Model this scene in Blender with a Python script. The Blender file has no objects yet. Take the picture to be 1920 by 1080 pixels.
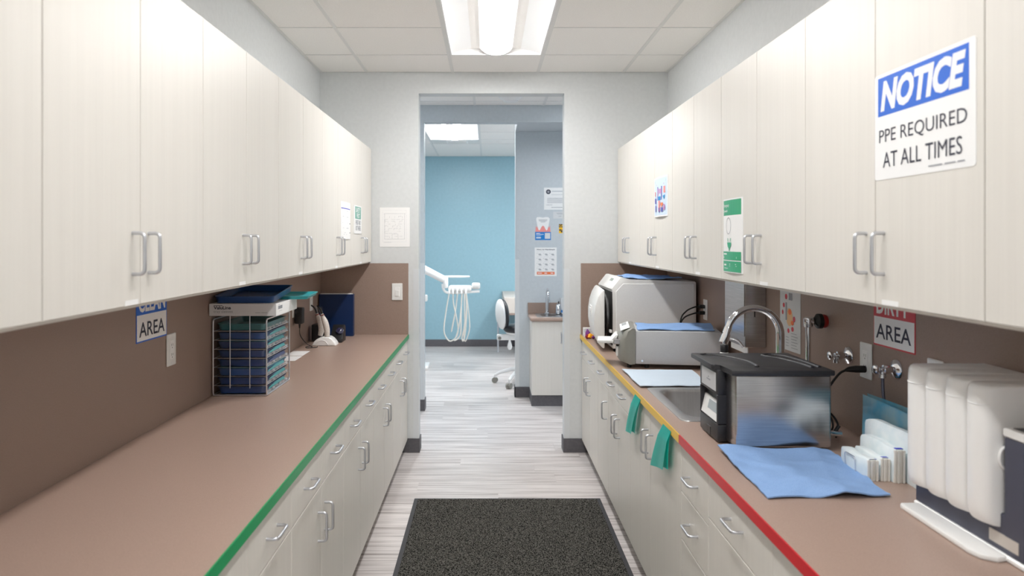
import bpy, bmesh, math, random
from mathutils import Vector, Matrix
random.seed(7)
SC = bpy.context.scene
COL = SC.collection

# ------------------------------------------------------------------ camera, world, exposure
EYE = 1.511
cam_d = bpy.data.cameras.new('camera')
cam = bpy.data.objects.new('camera', cam_d); COL.objects.link(cam)
cam.location = (0, 0, EYE); cam.rotation_euler = (math.pi / 2, 0, 0)
cam_d.sensor_width = 36.0
cam_d.lens = 1380 * 36 / 1920
cam_d.shift_x = 45.5 / 1920
cam_d.shift_y = -89 / 1920
cam_d.clip_start = 0.05
cam_d.dof.use_dof = True
cam_d.dof.focus_distance = 3.6
cam_d.dof.aperture_fstop = 3.5
SC.camera = cam

world = bpy.data.worlds.new('world'); SC.world = world
world.use_nodes = True
world.node_tree.nodes['Background'].inputs[0].default_value = (0.9, 0.95, 1.0, 1)
world.node_tree.nodes['Background'].inputs[1].default_value = 0.3

SC.view_settings.view_transform = 'Standard'
SC.view_settings.look = 'None'
SC.view_settings.gamma = 1.0
SC.view_settings.use_curve_mapping = False
SC.view_settings.exposure = 0.97
SC.cycles.max_bounces = 10
SC.cycles.diffuse_bounces = 6
SC.cycles.adaptive_threshold = 0.03
SC.cycles.transparent_max_bounces = 16
SC.cycles.use_denoising = True

ROOM_LIGHT = 33.0      # emission of the troffer lenses in the supply room, far fixture
ADDED_MID_LIGHT = 22.0  # unseen fixture added to brighten the near cabinets and counter
ADDED_REAR_LIGHT = 27.0  # unseen fixture behind the camera, added for more near light
ADDED_HALL_LIGHT = 10.0  # out-of-view hallway panels, added to light the hall
SURG_LIGHT = 52.0

# ------------------------------------------------------------------ materials
def lin(c):
    c = c / 255.0
    return c / 12.92 if c <= 0.04045 else ((c + 0.055) / 1.055) ** 2.4
def rgb(r, g, b): return (lin(r), lin(g), lin(b), 1.0)

def base_mat(name, col, rough=0.5, metal=0.0, emit=0.0, spec=0.5, trans=0.0, alpha=1.0, coat=0.0, ecol=None):
    m = bpy.data.materials.new(name); m.use_nodes = True
    p = m.node_tree.nodes['Principled BSDF']
    p.inputs['Base Color'].default_value = col
    p.inputs['Roughness'].default_value = rough
    p.inputs['Metallic'].default_value = metal
    p.inputs['Specular IOR Level'].default_value = spec
    p.inputs['Transmission Weight'].default_value = trans
    p.inputs['Alpha'].default_value = alpha
    p.inputs['Coat Weight'].default_value = coat
    if emit:
        p.inputs['Emission Color'].default_value = ecol or col
        p.inputs['Emission Strength'].default_value = emit
    return m

def noise_mat(name, c1, c2, scale=(10, 10, 10), detail=4, rough=0.5, metal=0.0, bump=0.0, lo=0.35, hi=0.65,
              rand=0.0, spec=0.5, nrough=0.5, second=None):
    """procedural: stretched world-space noise between two colours, optional bump and per-object shade"""
    m = base_mat(name, c1, rough, metal, spec=spec)
    nt = m.node_tree; N = nt.nodes; L = nt.links
    p = N['Principled BSDF']
    geo = N.new('ShaderNodeNewGeometry')
    mp = N.new('ShaderNodeMapping'); mp.inputs['Scale'].default_value = scale
    L.new(geo.outputs['Position'], mp.inputs['Vector'])
    if rand:
        oi = N.new('ShaderNodeObjectInfo')
        ml = N.new('ShaderNodeMath'); ml.operation = 'MULTIPLY'; ml.inputs[1].default_value = 37.0
        L.new(oi.outputs['Random'], ml.inputs[0])
        L.new(ml.outputs[0], mp.inputs['Location'])
    no = N.new('ShaderNodeTexNoise'); no.inputs['Scale'].default_value = 1.0
    no.inputs['Detail'].default_value = detail; no.inputs['Roughness'].default_value = nrough
    L.new(mp.outputs[0], no.inputs['Vector'])
    fac = no.outputs['Fac']
    if second:
        mp2 = N.new('ShaderNodeMapping'); mp2.inputs['Scale'].default_value = second
        L.new(geo.outputs['Position'], mp2.inputs['Vector'])
        if rand: L.new(ml.outputs[0], mp2.inputs['Location'])
        n2 = N.new('ShaderNodeTexNoise'); n2.inputs['Scale'].default_value = 1.0; n2.inputs['Detail'].default_value = 3
        L.new(mp2.outputs[0], n2.inputs['Vector'])
        av = N.new('ShaderNodeMix'); av.data_type = 'FLOAT'; av.inputs[0].default_value = 0.5
        L.new(fac, av.inputs[2]); L.new(n2.outputs['Fac'], av.inputs[3])
        fac = av.outputs[0]
    rp = N.new('ShaderNodeValToRGB')
    rp.color_ramp.elements[0].position = lo; rp.color_ramp.elements[0].color = c1
    rp.color_ramp.elements[1].position = hi; rp.color_ramp.elements[1].color = c2
    L.new(fac, rp.inputs[0])
    out = rp.outputs[0]
    if rand:
        hs = N.new('ShaderNodeHueSaturation')
        mr = N.new('ShaderNodeMapRange'); mr.inputs[3].default_value = 1 - rand; mr.inputs[4].default_value = 1 + rand
        L.new(oi.outputs['Random'], mr.inputs[0]); L.new(mr.outputs[0], hs.inputs['Value'])
        L.new(out, hs.inputs['Color']); out = hs.outputs[0]
    L.new(out, p.inputs['Base Color'])
    if bump:
        b = N.new('ShaderNodeBump'); b.inputs['Strength'].default_value = bump; b.inputs['Distance'].default_value = 0.002
        L.new(fac, b.inputs['Height']); L.new(b.outputs[0], p.inputs['Normal'])
    return m

M = {}
M['wall'] = noise_mat('wall_paint', rgb(211, 214, 215), rgb(207, 210, 211), (40, 40, 40), rough=0.6, bump=0.03)
M['wall_cool_light'] = noise_mat('wall_paint_cool_light', rgb(199, 206, 211), rgb(195, 202, 207), (40, 40, 40), rough=0.6, bump=0.03)  # the hall's cooler light is tinted into this wall colour
M['wall_blue'] = noise_mat('wall_paint_blue', rgb(150, 189, 203), rgb(146, 185, 199), (30, 30, 30), rough=0.38, bump=0.02)
M['ceil'] = noise_mat('ceiling_tile', rgb(246, 244, 241), rgb(240, 238, 235), (160, 160, 160), rough=0.9, bump=0.15)
M['tee'] = base_mat('ceiling_tee', rgb(226, 226, 224), 0.5)
M['cab'] = noise_mat('cream_laminate', rgb(218, 214, 207), rgb(224, 220, 213), (140, 140, 2.2), detail=5, rough=0.42, lo=0.3, hi=0.7, second=(40, 40, .8), spec=0.35)
M['cab_in'] = base_mat('cabinet_carcass', rgb(226, 221, 213), 0.5)
M['counter'] = noise_mat('brown_laminate', rgb(163, 140, 127), rgb(177, 153, 140), (420, 420, 420), detail=3, rough=0.36, lo=.3, hi=.7, spec=0.4)
M['splash'] = noise_mat('brown_splash', rgb(146, 126, 115), rgb(162, 141, 130), (420, 420, 420), detail=3, rough=0.45, lo=.3, hi=.7, spec=0.3)
M['toe'] = noise_mat('rubber_base', rgb(88, 86, 90), rgb(96, 94, 98), (60, 60, 60), rough=0.6)
M['floor'] = noise_mat('grey_plank', rgb(155, 146, 143), rgb(221, 215, 213), (1.3, 24, 1), detail=6, rough=0.33, lo=.36, hi=.57, rand=0.07, second=(2.2, 110, 1), spec=0.4, nrough=0.6)
M['alu'] = base_mat('brushed_aluminium', rgb(206, 208, 213), 0.34, 1.0)
M['chrome'] = base_mat('chrome', rgb(225, 226, 230), 0.07, 1.0)
M['steel'] = noise_mat('stainless', rgb(178, 178, 180), rgb(196, 196, 198), (6, 6, 400), rough=0.24, metal=1.0, detail=2)
M['sink'] = noise_mat('sink_steel', rgb(208, 208, 208), rgb(214, 214, 214), (300, 6, 6), rough=0.36, metal=1.0, detail=2)
M['wire'] = base_mat('wire_steel', rgb(226, 227, 231), 0.28, 1.0)
M['green'] = base_mat('green_tape', rgb(20, 152, 92), 0.4)
M['yellow'] = base_mat('yellow_tape', rgb(236, 192, 52), 0.4)
M['red'] = base_mat('red_tape', rgb(206, 36, 46), 0.4)
M['paper'] = base_mat('paper_white', rgb(240, 240, 240), 0.6)
M['paper_g'] = base_mat('paper_grey', rgb(214, 216, 218), 0.7)
M['ink'] = base_mat('ink_navy', rgb(40, 42, 62), 0.6)
M['ink_g'] = base_mat('ink_grey', rgb(150, 153, 160), 0.7)
M['ink_l'] = base_mat('ink_light', rgb(200, 203, 208), 0.7)
M['sblue'] = base_mat('sign_blue', rgb(0, 96, 206), 0.45)
M['sred'] = base_mat('sign_red', rgb(206, 60, 72), 0.45)
M['sgreen'] = base_mat('sign_green', rgb(40, 166, 116), 0.3)
M['steal'] = base_mat('sign_teal', rgb(104, 172, 156), 0.5)
M['white_p'] = noise_mat('white_plastic', rgb(236, 236, 234), rgb(232, 232, 230), (20, 20, 20), rough=0.32)
M['white_b'] = base_mat('bright_white_plastic', rgb(244, 244, 243), 0.28)
M['grey_p'] = noise_mat('light_grey_plastic', rgb(238, 239, 239), rgb(234, 235, 235), (200, 200, 200), rough=0.42)
M['silver_p'] = noise_mat('silver_grey_paint', rgb(192, 193, 195), rgb(186, 187, 189), (300, 300, 300), rough=0.4)
M['taupe'] = base_mat('taupe_plastic', rgb(138, 137, 130), 0.42)
M['black'] = base_mat('black_plastic', rgb(30, 30, 33), 0.42)
M['charcoal'] = noise_mat('charcoal_plastic', rgb(46, 46, 50), rgb(40, 40, 44), (500, 500, 500), rough=0.45, bump=0.05)
M['slate'] = noise_mat('slate_plastic', rgb(74, 76, 92), rgb(70, 72, 88), (500, 500, 500), rough=0.45)
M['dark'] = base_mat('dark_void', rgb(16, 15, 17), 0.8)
M['lcd'] = base_mat('lcd_green', rgb(150, 166, 160), 0.2)
M['lcd2'] = base_mat('lcd_grey', rgb(168, 176, 180), 0.2)
M['towel'] = noise_mat('blue_towel', rgb(132, 166, 216), rgb(150, 182, 226), (500, 500, 500), rough=0.95, bump=0.5, spec=0.1)
M['towel_l'] = noise_mat('pale_towel', rgb(196, 212, 228), rgb(212, 224, 236), (500, 500, 500), rough=0.95, bump=0.5, spec=0.1)
M['navy'] = base_mat('navy_plastic', rgb(14, 52, 104), 0.3)
M['navy2'] = base_mat('slate_blue_plastic', rgb(36, 76, 132), 0.3)
M['teal'] = base_mat('teal_plastic', rgb(58, 168, 176), 0.35)
M['teal_d'] = base_mat('deep_teal_plastic', rgb(44, 112, 118), 0.35)
M['ribbon'] = base_mat('turquoise_film', rgb(0, 226, 214), 0.3)
M['binder'] = base_mat('navy_vinyl', rgb(12, 42, 88), 0.35)
M['rubber'] = base_mat('black_rubber', rgb(22, 22, 24), 0.55)
M['knob_red'] = base_mat('red_plastic', rgb(150, 26, 22), 0.35)
M['pouch'] = noise_mat('pouch_paper', rgb(226, 238, 242), rgb(238, 245, 247), (30, 30, 30), rough=0.6)
M['pouch_e'] = noise_mat('pouch_edge', rgb(238, 234, 226), rgb(226, 222, 212), (20, 900, 20), rough=0.8)
M['pouch_b'] = noise_mat('pouch_blue_film', rgb(140, 222, 250), rgb(200, 238, 250), (14, 14, 14), rough=0.25)
M['mark'] = base_mat('blue_mark', rgb(52, 62, 190), 0.6)
M['wand'] = noise_mat('speckled_sleeve', rgb(205, 198, 190), rgb(236, 230, 224), (220, 220, 220), rough=0.35)
M['pad'] = base_mat('black_vinyl', rgb(38, 38, 42), 0.4)
M['hose'] = base_mat('hose_cream', rgb(226, 222, 214), 0.45)
M['beige'] = base_mat('beige_panel', rgb(206, 198, 190), 0.5)
M['bedge'] = base_mat('brown_edge', rgb(140, 122, 112), 0.5)
M['orange'] = base_mat('poster_orange', rgb(238, 124, 76), 0.6)
M['pink'] = base_mat('poster_pink', rgb(240, 150, 145), 0.6)
M['pblue'] = base_mat('poster_blue', rgb(8, 124, 204), 0.5)
M['psky'] = base_mat('poster_sky', rgb(204, 222, 244), 0.5)
M['pviolet'] = base_mat('poster_violet', rgb(96, 96, 176), 0.5)
M['pcyan'] = base_mat('poster_cyan', rgb(30, 140, 200), 0.5)
M['pmag'] = base_mat('poster_magenta', rgb(196, 140, 190), 0.5)
M['pskin'] = base_mat('poster_skin', rgb(222, 176, 150), 0.6)
M['cyellow'] = base_mat('caution_yellow', rgb(250, 196, 20), 0.5)
M['purple'] = base_mat('purple_foil', rgb(120, 40, 130), 0.3)
M['amber'] = base_mat('amber_foil', rgb(250, 170, 30), 0.3)
M['mat_b'] = base_mat('mat_rubber', rgb(62, 62, 66), 0.7)
M['mat_p'] = noise_mat('mat_pile', rgb(22, 22, 21), rgb(104, 102, 97), (180, 180, 180), detail=3, rough=0.95, lo=.42, hi=.61, spec=0.1)
for k_, e_ in (('lens', ROOM_LIGHT), ('lens_added_mid', ADDED_MID_LIGHT), ('lens_added_rear', ADDED_REAR_LIGHT)):
    M[k_] = base_mat('lamp_' + k_, rgb(255, 255, 255), 0.5, emit=e_, ecol=(1.0, 0.99, 0.975, 1))
M['lens_side'] = base_mat('lamp_lens_side', rgb(250, 250, 250), 0.5, emit=1.2, ecol=(1, 1, 1, 1))
M['lens_side_s'] = base_mat('lamp_lens_side_cool', rgb(250, 250, 250), 0.5, emit=9.0, ecol=(.95, .98, 1, 1))
M['lens_s'] = base_mat('lamp_lens_cool', rgb(255, 255, 255), 0.5, emit=SURG_LIGHT, ecol=(0.97, 0.985, 1.0, 1))
M['lens_added_hall'] = base_mat('lamp_lens_hall', rgb(255, 255, 255), 0.5, emit=ADDED_HALL_LIGHT, ecol=(0.86, 0.93, 1.0, 1))
M['troffer'] = base_mat('troffer_white', rgb(248, 248, 248), 0.45)

def film_mat(name, amount, col=(1, 1, 1, 1), rough=0.12):
    m = bpy.data.materials.new(name); m.use_nodes = True
    nt = m.node_tree; N = nt.nodes; N.clear()
    o = N.new('ShaderNodeOutputMaterial'); mx = N.new('ShaderNodeMixShader')
    t = N.new('ShaderNodeBsdfTransparent'); g = N.new('ShaderNodeBsdfPrincipled')
    g.inputs['Base Color'].default_value = col; g.inputs['Roughness'].default_value = rough
    g.inputs['Specular IOR Level'].default_value = 1.0
    mx.inputs[0].default_value = amount
    nt.links.new(t.outputs[0], mx.inputs[1]); nt.links.new(g.outputs[0], mx.inputs[2]); nt.links.new(mx.outputs[0], o.inputs[0])
    return m
def gloss_film(name, amount, rough):
    m = bpy.data.materials.new(name); m.use_nodes = True
    nt = m.node_tree; N = nt.nodes; N.clear()
    o = N.new('ShaderNodeOutputMaterial'); mx = N.new('ShaderNodeMixShader')
    t = N.new('ShaderNodeBsdfTransparent'); g = N.new('ShaderNodeBsdfGlossy'); g.inputs['Roughness'].default_value = rough
    mx.inputs[0].default_value = amount
    nt.links.new(t.outputs[0], mx.inputs[1]); nt.links.new(g.outputs[0], mx.inputs[2]); nt.links.new(mx.outputs[0], o.inputs[0])
    return m
M['film'] = gloss_film('clear_film', 0.07, 0.10)
M['crinkle'] = film_mat('crinkled_film', 0.45, (0.88, 0.93, 0.98, 1), 0.15)
M['guard'] = base_mat('corner_guard_vinyl', rgb(212, 216, 219), 0.28)

# ------------------------------------------------------------------ geometry helper
class G:
    def __init__(s): s.bm = bmesh.new()
    def box(s, x0, x1, y0, y1, z0, z1, bev=0, seg=2):
        r = bmesh.ops.create_cube(s.bm, size=1)
        vs = r['verts']
        for v in vs:
            v.co = Vector(((x0 + x1) / 2 + v.co.x * (x1 - x0), (y0 + y1) / 2 + v.co.y * (y1 - y0), (z0 + z1) / 2 + v.co.z * (z1 - z0)))
        if bev:
            es = list({e for v in vs for e in v.link_edges})
            bmesh.ops.bevel(s.bm, geom=es, offset=bev, segments=seg, affect='EDGES', profile=0.5)
        return s
    def loops(s, loops, cap0=True, cap1=True, closed=True):
        bm = s.bm
        L = [[bm.verts.new(p) for p in lp] for lp in loops]
        n = len(L[0])
        for a, b in zip(L, L[1:]):
            for i in range(n if closed else n - 1):
                j = (i + 1) % n
                try: bm.faces.new((a[i], a[j], b[j], b[i]))
                except ValueError: pass
        if cap0 and n > 2: bm.faces.new(list(reversed(L[0])))
        if cap1 and n > 2: bm.faces.new(L[-1])
        return s
    def prism(s, poly, axis, a0, a1, bev=0, seg=2):
        def P(u, v, a):
            return {'x': (a, u, v), 'y': (u, a, v), 'z': (u, v, a)}[axis]
        if bev:
            v0 = len(s.bm.verts)
            s.loops([[P(u, v, a0) for u, v in poly], [P(u, v, a1) for u, v in poly]])
            s.bm.verts.ensure_lookup_table()
            vs = s.bm.verts[v0:]
            es = list({e for v in vs for e in v.link_edges})
            bmesh.ops.bevel(s.bm, geom=es, offset=bev, segments=seg, affect='EDGES', profile=0.5, clamp_overlap=True)
        else:
            s.loops([[P(u, v, a0) for u, v in poly], [P(u, v, a1) for u, v in poly]])
        return s
    def tube(s, pts, r, n=10, cap=True, closed=False):
        pts = [Vector(p) for p in pts]
        m = len(pts)
        rs = r if isinstance(r, (list, tuple)) else [r] * m
        tang = []
        for i in range(m):
            if closed: t = pts[(i + 1) % m] - pts[i - 1]
            else: t = pts[min(i + 1, m - 1)] - pts[max(i - 1, 0)]
            tang.append(t.normalized())
        up = Vector((0, 0, 1)) if abs(tang[0].z) < 0.9 else Vector((1, 0, 0))
        a = tang[0].cross(up).normalized()
        lp = []
        for i in range(m):
            t = tang[i]
            a = (a - t * a.dot(t)).normalized()
            b = t.cross(a)
            lp.append([pts[i] + (a * math.cos(2 * math.pi * k / n) + b * math.sin(2 * math.pi * k / n)) * rs[i] for k in range(n)])
        if closed: lp.append(lp[0]); cap = False
        s.loops(lp, cap, cap)
        return s
    def cyl(s, p0, p1, r0, r1=None, n=20):
        return s.tube([p0, p1], [r0, r0 if r1 is None else r1], n)
    def lathe(s, prof, c, axis=(0, 0, 1), n=24, cap0=True, cap1=True):
        ax = Vector(axis).normalized()
        a = ax.orthogonal().normalized(); b = ax.cross(a); c = Vector(c)
        return s.loops([[c + ax * h + (a * math.cos(2 * math.pi * k / n) + b * math.sin(2 * math.pi * k / n)) * max(r, 1e-5) for k in range(n)] for r, h in prof], cap0, cap1)
    def grid(s, f, nu, nv, thick=None):
        bm = s.bm
        V = [[bm.verts.new(f(i / nu, j / nv)) for j in range(nv + 1)] for i in range(nu + 1)]
        for i in range(nu):
            for j in range(nv):
                bm.faces.new((V[i][j], V[i + 1][j], V[i + 1][j + 1], V[i][j + 1]))
        return s
    def mesh(s, name, off=(0, 0, 0), smooth=35, fix=True):
        if fix: bmesh.ops.recalc_face_normals(s.bm, faces=s.bm.faces)
        off = Vector(off)
        for v in s.bm.verts: v.co -= off
        me = bpy.data.meshes.new(name); s.bm.to_mesh(me); s.bm.free()
        if smooth:
            for p in me.polygons: p.use_smooth = True
            me.set_sharp_from_angle(angle=math.radians(smooth))
        return me

def add(name, me, mat, parent=None, loc=(0, 0, 0), rot=None):
    o = bpy.data.objects.new(name, me); COL.objects.link(o)
    if mat and not me.materials: me.materials.append(mat)
    o.location = loc
    if rot: o.rotation_euler = rot
    if parent: o.parent = parent
    return o

def tag(o, label=None, cat=None, group=None, kind=None):
    if label: o['label'] = label
    if cat: o['category'] = cat
    if group: o['group'] = group
    if kind: o['kind'] = kind
    return o

class T:
    """a thing: an Empty at its base; parts are given in world coordinates"""
    def __init__(s, name, loc, label, cat, group=None):
        s.o = bpy.data.objects.new(name, None); COL.objects.link(s.o)
        s.o.empty_display_size = 0.05
        s.o.location = loc; s.loc = Vector(loc)
        tag(s.o, label, cat, group)
    def part(s, name, g, mat, parent=None, smooth=35, kind=None):
        off = s.loc
        me = g.mesh(name, off, smooth)
        o = add(name, me, M[mat] if isinstance(mat, str) else mat, parent or s.o)
        if kind: o['kind'] = kind
        return o
    def inst(s, name, me, loc, rot=None, parent=None, mat=None):
        return add(name, me, mat, parent or s.o, Vector(loc) - s.loc, rot)

def single(name, g, mat, loc, label, cat, group=None, kind=None, smooth=35):
    me = g.mesh(name, loc, smooth)
    o = add(name, me, M[mat], None, loc)
    return tag(o, label, cat, group, kind)

def struct(name, g, mat, smooth=0):
    o = add(name, g.mesh(name, (0, 0, 0), smooth), M[mat]); o['kind'] = 'structure'
    return o

def arc(c, r, a0, a1, n, u, v):
    c, u, v = Vector(c), Vector(u), Vector(v)
    return [c + (u * math.cos(a0 + (a1 - a0) * i / n) + v * math.sin(a0 + (a1 - a0) * i / n)) * r for i in range(n + 1)]

def fillet(pts, r, n=5):
    """round the inner corners of a polyline"""
    pts = [Vector(p) for p in pts]; out = [pts[0]]
    for a, b, c in zip(pts, pts[1:], pts[2:]):
        d0, d1 = (a - b).normalized(), (c - b).normalized()
        p0, p1 = b + d0 * r, b + d1 * r
        for i in range(n + 1):
            t = i / n
            out.append(p0 * (1 - t) ** 2 + b * 2 * t * (1 - t) + p1 * t ** 2)
    out.append(pts[-1])
    return out

def smooth_path(pts, n=8):
    """Catmull-Rom through points"""
    P = [Vector(p) for p in pts]; P = [P[0] * 2 - P[1]] + P + [P[-1] * 2 - P[-2]]
    out = []
    for i in range(1, len(P) - 2):
        for k in range(n):
            t = k / n
            a, b, c, d = P[i - 1], P[i], P[i + 1], P[i + 2]
            out.append(0.5 * ((2 * b) + (c - a) * t + (2 * a - 5 * b + 4 * c - d) * t * t + (3 * b - a - 3 * c + d) * t ** 3))
    out.append(P[-2])
    return out

def rrect(cx, cy, w, h, r, n=5):
    out = []
    for sx, sy, a in ((1, 1, 0), (-1, 1, 90), (-1, -1, 180), (1, -1, 270)):
        for i in range(n + 1):
            t = math.radians(a + 90 * i / n)
            out.append((cx + sx * (w / 2 - r) + r * math.cos(t), cy + sy * (h / 2 - r) + r * math.sin(t)))
    return out

# flat print -------------------------------------------------------
_text_cache = {}
def text_polys(body, shear=0.0, bold=0.0):
    key = (body, shear, bold)
    if key in _text_cache: return _text_cache[key]
    cu = bpy.data.curves.new('t', 'FONT'); cu.body = body; cu.shear = shear; cu.offset = bold
    cu.resolution_u = 3
    ob = bpy.data.objects.new('t', cu); COL.objects.link(ob)
    bpy.context.view_layer.update()
    dg = bpy.context.evaluated_depsgraph_get()
    me = bpy.data.meshes.new_from_object(ob.evaluated_get(dg))
    vs = [(v.co.x, v.co.y) for v in me.vertices]; fs = [tuple(p.vertices) for p in me.polygons]
    bpy.data.meshes.remove(me); bpy.data.objects.remove(ob); bpy.data.curves.remove(cu)
    x0, x1 = min(v[0] for v in vs), max(v[0] for v in vs)
    y0, y1 = min(v[1] for v in vs), max(v[1] for v in vs)
    vs = [((x - x0) / (x1 - x0), (y - y0) / (y1 - y0)) for x, y in vs]
    _text_cache[key] = (vs, fs)
    return vs, fs

class Print:
    """a sheet on a surface: u to the right, w down, both in metres from the top left corner"""
    def __init__(s, thing, tl, u, n, W, H, mat='paper', thick=0.0012, name='sheet', curve=0.0, rad=0.0):
        s.t = thing; s.tl = Vector(tl); s.u = Vector(u); s.n = Vector(n); s.W, s.H = W, H
        s.d = Vector((0, 0, -1)); s.th = thick; s.lay = 0; s.curve = curve
        g = G()
        if rad: lp = [(x, y) for x, y in rrect(W / 2, H / 2, W, H, rad, 4)]
        elif curve: lp = [(W * i / 12, 0) for i in range(13)] + [(W * (12 - i) / 12, H) for i in range(13)]
        else: lp = [(0, 0), (W, 0), (W, H), (0, H)]
        g.loops([[s.P(a, b, -thick) for a, b in lp], [s.P(a, b, 0) for a, b in lp]])
        s.sheet = thing.part(name, g, mat, smooth=0)
    def P(s, a, b, h=0.0):
        c = s.curve * math.sin(math.pi * min(max(a / s.W, 0), 1)) if s.curve else 0
        return s.tl + s.u * a + s.d * b + s.n * (s.th + h + c)
    def poly(s, polys, mat, name='print', parent=None):
        s.lay += 1; h = 0.00025 * s.lay
        g = G()
        for pl in polys:
            vs = [g.bm.verts.new(s.P(a, b, h)) for a, b in pl]
            g.bm.faces.new(vs)
        return s.t.part(name, g, mat, parent or s.sheet, smooth=0, kind='stuff' if len(polys) > 1 else None)
    def rects(s, rs, mat, name='print'):
        return s.poly([[(a, b), (c, b), (c, d), (a, d)] for a, b, c, d in rs], mat, name)
    def text(s, body, a, b, c, d, mat, shear=0.0, bold=0.0, name='lettering'):
        vs, fs = text_polys(body, shear, bold)
        s.lay += 1; h = 0.00025 * s.lay
        g = G()
        V = [g.bm.verts.new(s.P(a + x * (c - a), d - y * (d - b), h)) for x, y in vs]
        for f in fs:
            try: g.bm.faces.new([V[i] for i in f])
            except ValueError: pass
        return s.t.part(name, g, mat, s.sheet, smooth=0)

LU, LN = (0, 1, 0), (1, 0, 0)      # sheet facing +X (left side)
RU, RN = (0, -1, 0), (-1, 0, 0)    # sheet facing -X (right side)
BU, BN = (1, 0, 0), (0, -1, 0)     # sheet facing the camera

# ------------------------------------------------------------------ dimensions
XL, XR = -1.1965, 1.284          # side walls
YB = 5.25                        # back wall
ZC = 2.709                       # ceiling
DOORT = 2.561                    # top of the openings
CTZ = 0.841                      # counter top
LC, RC = -0.563, 0.659           # counter fronts
LF, RF = -0.5725, 0.6715         # base door faces
LU_F, RU_F = -0.830, 0.926       # wall cabinet door faces
YH = 6.53                        # far wall of the hall
YP = 7.10                        # partition with the little sink
YS = 10.5                        # blue wall

# ------------------------------------------------------------------ structure
floor = struct('floor', G().box(-3.1, 3.1, -1.72, 10.62, -0.1, -0.002), 'floor')
struct('wall_left', G().box(XL - 0.12, XL, -1.72, YB, 0, 2.75), 'wall')
struct('wall_right', G().box(XR, XR + 0.12, -1.72, YB, 0, 2.75), 'wall')
struct('wall_front', G().box(XL, XR, -1.72, -1.6, 0, 2.75), 'wall')
g = G(); g.box(-3, -0.4927, YB, YB + .12, 0, 2.75); g.box(0.546, 3, YB, YB + .12, 0, 2.75); g.box(-0.4927, 0.546, YB, YB + .12, DOORT, 2.75)
struct('wall_back', g, 'wall')
g = G(); g.box(-3, -0.565, YH, YH + .12, 0, 2.75); g.box(-0.565, 0.2665, YH, YH + .12, DOORT, 2.75); g.box(0.2665, 3, YH, YP + .12, DOORT, 2.75)
struct('wall_hallway', g, 'wall_cool_light')
struct('wall_partition', G().box(0.2665, 3, YP, YP + .12, 0, DOORT), 'wall_cool_light')
struct('wall_blue', G().box(-3, 3, YS, YS + .12, 0, 2.75), 'wall_blue')
struct('wall_far_left', G().box(-3.12, -3, YB, YS + .12, 0, 2.75), 'wall_cool_light')
struct('wall_far_right', G().box(3, 3.12, YB, YS + .12, 0, 2.75), 'wall_cool_light')

# floor planks, laid across the aisle
pm = {}
def plank(x0, x1, y0, y1):
    if x1 - x0 < 0.03: return
    key = (round(x1 - x0, 3), round(y1 - y0, 3))
    if key not in pm:
        w, d = key
        pm[key] = G().box(0.0006, w - 0.0006, 0.0006, d - 0.0006, -0.002, 0).mesh('plank', smooth=0)
    add('plank', pm[key], M['floor'], floor, (x0, y0, 0))
PW = 0.178; y = 2.1; k = 0
while y < YS - 0.01:
    y1 = min(y + PW, YS)
    xa, xb = (-0.64, 0.74) if y < YB + 0.05 else ((-1.25, 1.0) if y < 7.0 else (-1.25, 0.6))
    off = random.uniform(0, 1.22)
    x = xa - off
    while x < xb:
        plank(max(x, xa), min(x + 1.22, xb), y, y1)
        x += 1.22
    y = y1

# ceiling tiles and tees
ceil = struct('ceiling', G().box(-3.1, 3.1, -1.72, 10.62, 2.75, 2.82), 'ceil')
tm = {}
def ctile(x0, x1, y0, y1):
    w, d = round(x1 - x0, 3), round(y1 - y0, 3)
    if (w, d) not in tm:
        tm[(w, d)] = G().box(0.008, w - 0.008, 0.003, d - 0.003, 0, 0.015, 0.002, 1).mesh('tile', smooth=0)
    add('tile', tm[(w, d)], M['ceil'], ceil, (x0, y0, ZC + 0.003))
def tee(x0, x1, y0, y1):
    add('tee', G().box(x0, x1, y0, y1, ZC, ZC + 0.006).mesh('tee', smooth=0), M['tee'], ceil)
def grid_ceiling(xs, ys, skip, xe=0.011, ye=0.004):
    for i in range(len(xs) - 1):
        for j in range(len(ys) - 1):
            if (i, j) in skip: continue
            ctile(xs[i], xs[i + 1], ys[j], ys[j + 1])
    for i, x in enumerate(xs):
        a = xe
        if i == 0: tee(x, x + 0.018, ys[0], ys[-1])
        elif i == len(xs) - 1: tee(x - 0.018, x, ys[0], ys[-1])
        else: tee(x - a, x + a, ys[0], ys[-1])
    for j, yy in enumerate(ys[1:-1]):
        for i in range(len(xs) - 1):
            if (i, j) in skip and (i, j + 1) in skip: continue
            tee(xs[i] + xe, xs[i + 1] - xe, yy - ye, yy + ye)
CX = [XL, -0.8617, -0.2511, 0.3595, 0.968, XR]
CY = [-1.6, -1.335, -0.726, -0.117, 0.492, 1.102, 1.711, 2.32, 2.93, 3.539, 4.149, 4.758, YB]
grid_ceiling(CX, CY, {(2, 9), (2, 10), (2, 5), (2, 6), (2, 1), (2, 2)})
HX = [-3.0, -2.555, -1.945, -1.335, -0.725, -0.115, 0.495, 1.105, 1.715, 2.325, 3.0]
grid_ceiling(HX, [YB + .12, 5.73, 6.34, YH], {(2, 1), (7, 1)})
BX = [-3.0, -2.525, -1.915, -1.305, -0.695, -0.09, 0.52, 1.13, 1.74, 3.0]
BY = [YH + .12, 6.92, 7.53, 8.14, 8.75, 9.13, YS]
grid_ceiling(BX, [6.65, 7.22], {(i, 0) for i in range(5, 9)})
grid_ceiling(BX, [7.22, 7.53, 8.14, 8.75, 9.13, YS], {(4, 1), (4, 2), (4, 3), (7, 1), (7, 2)})

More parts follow.
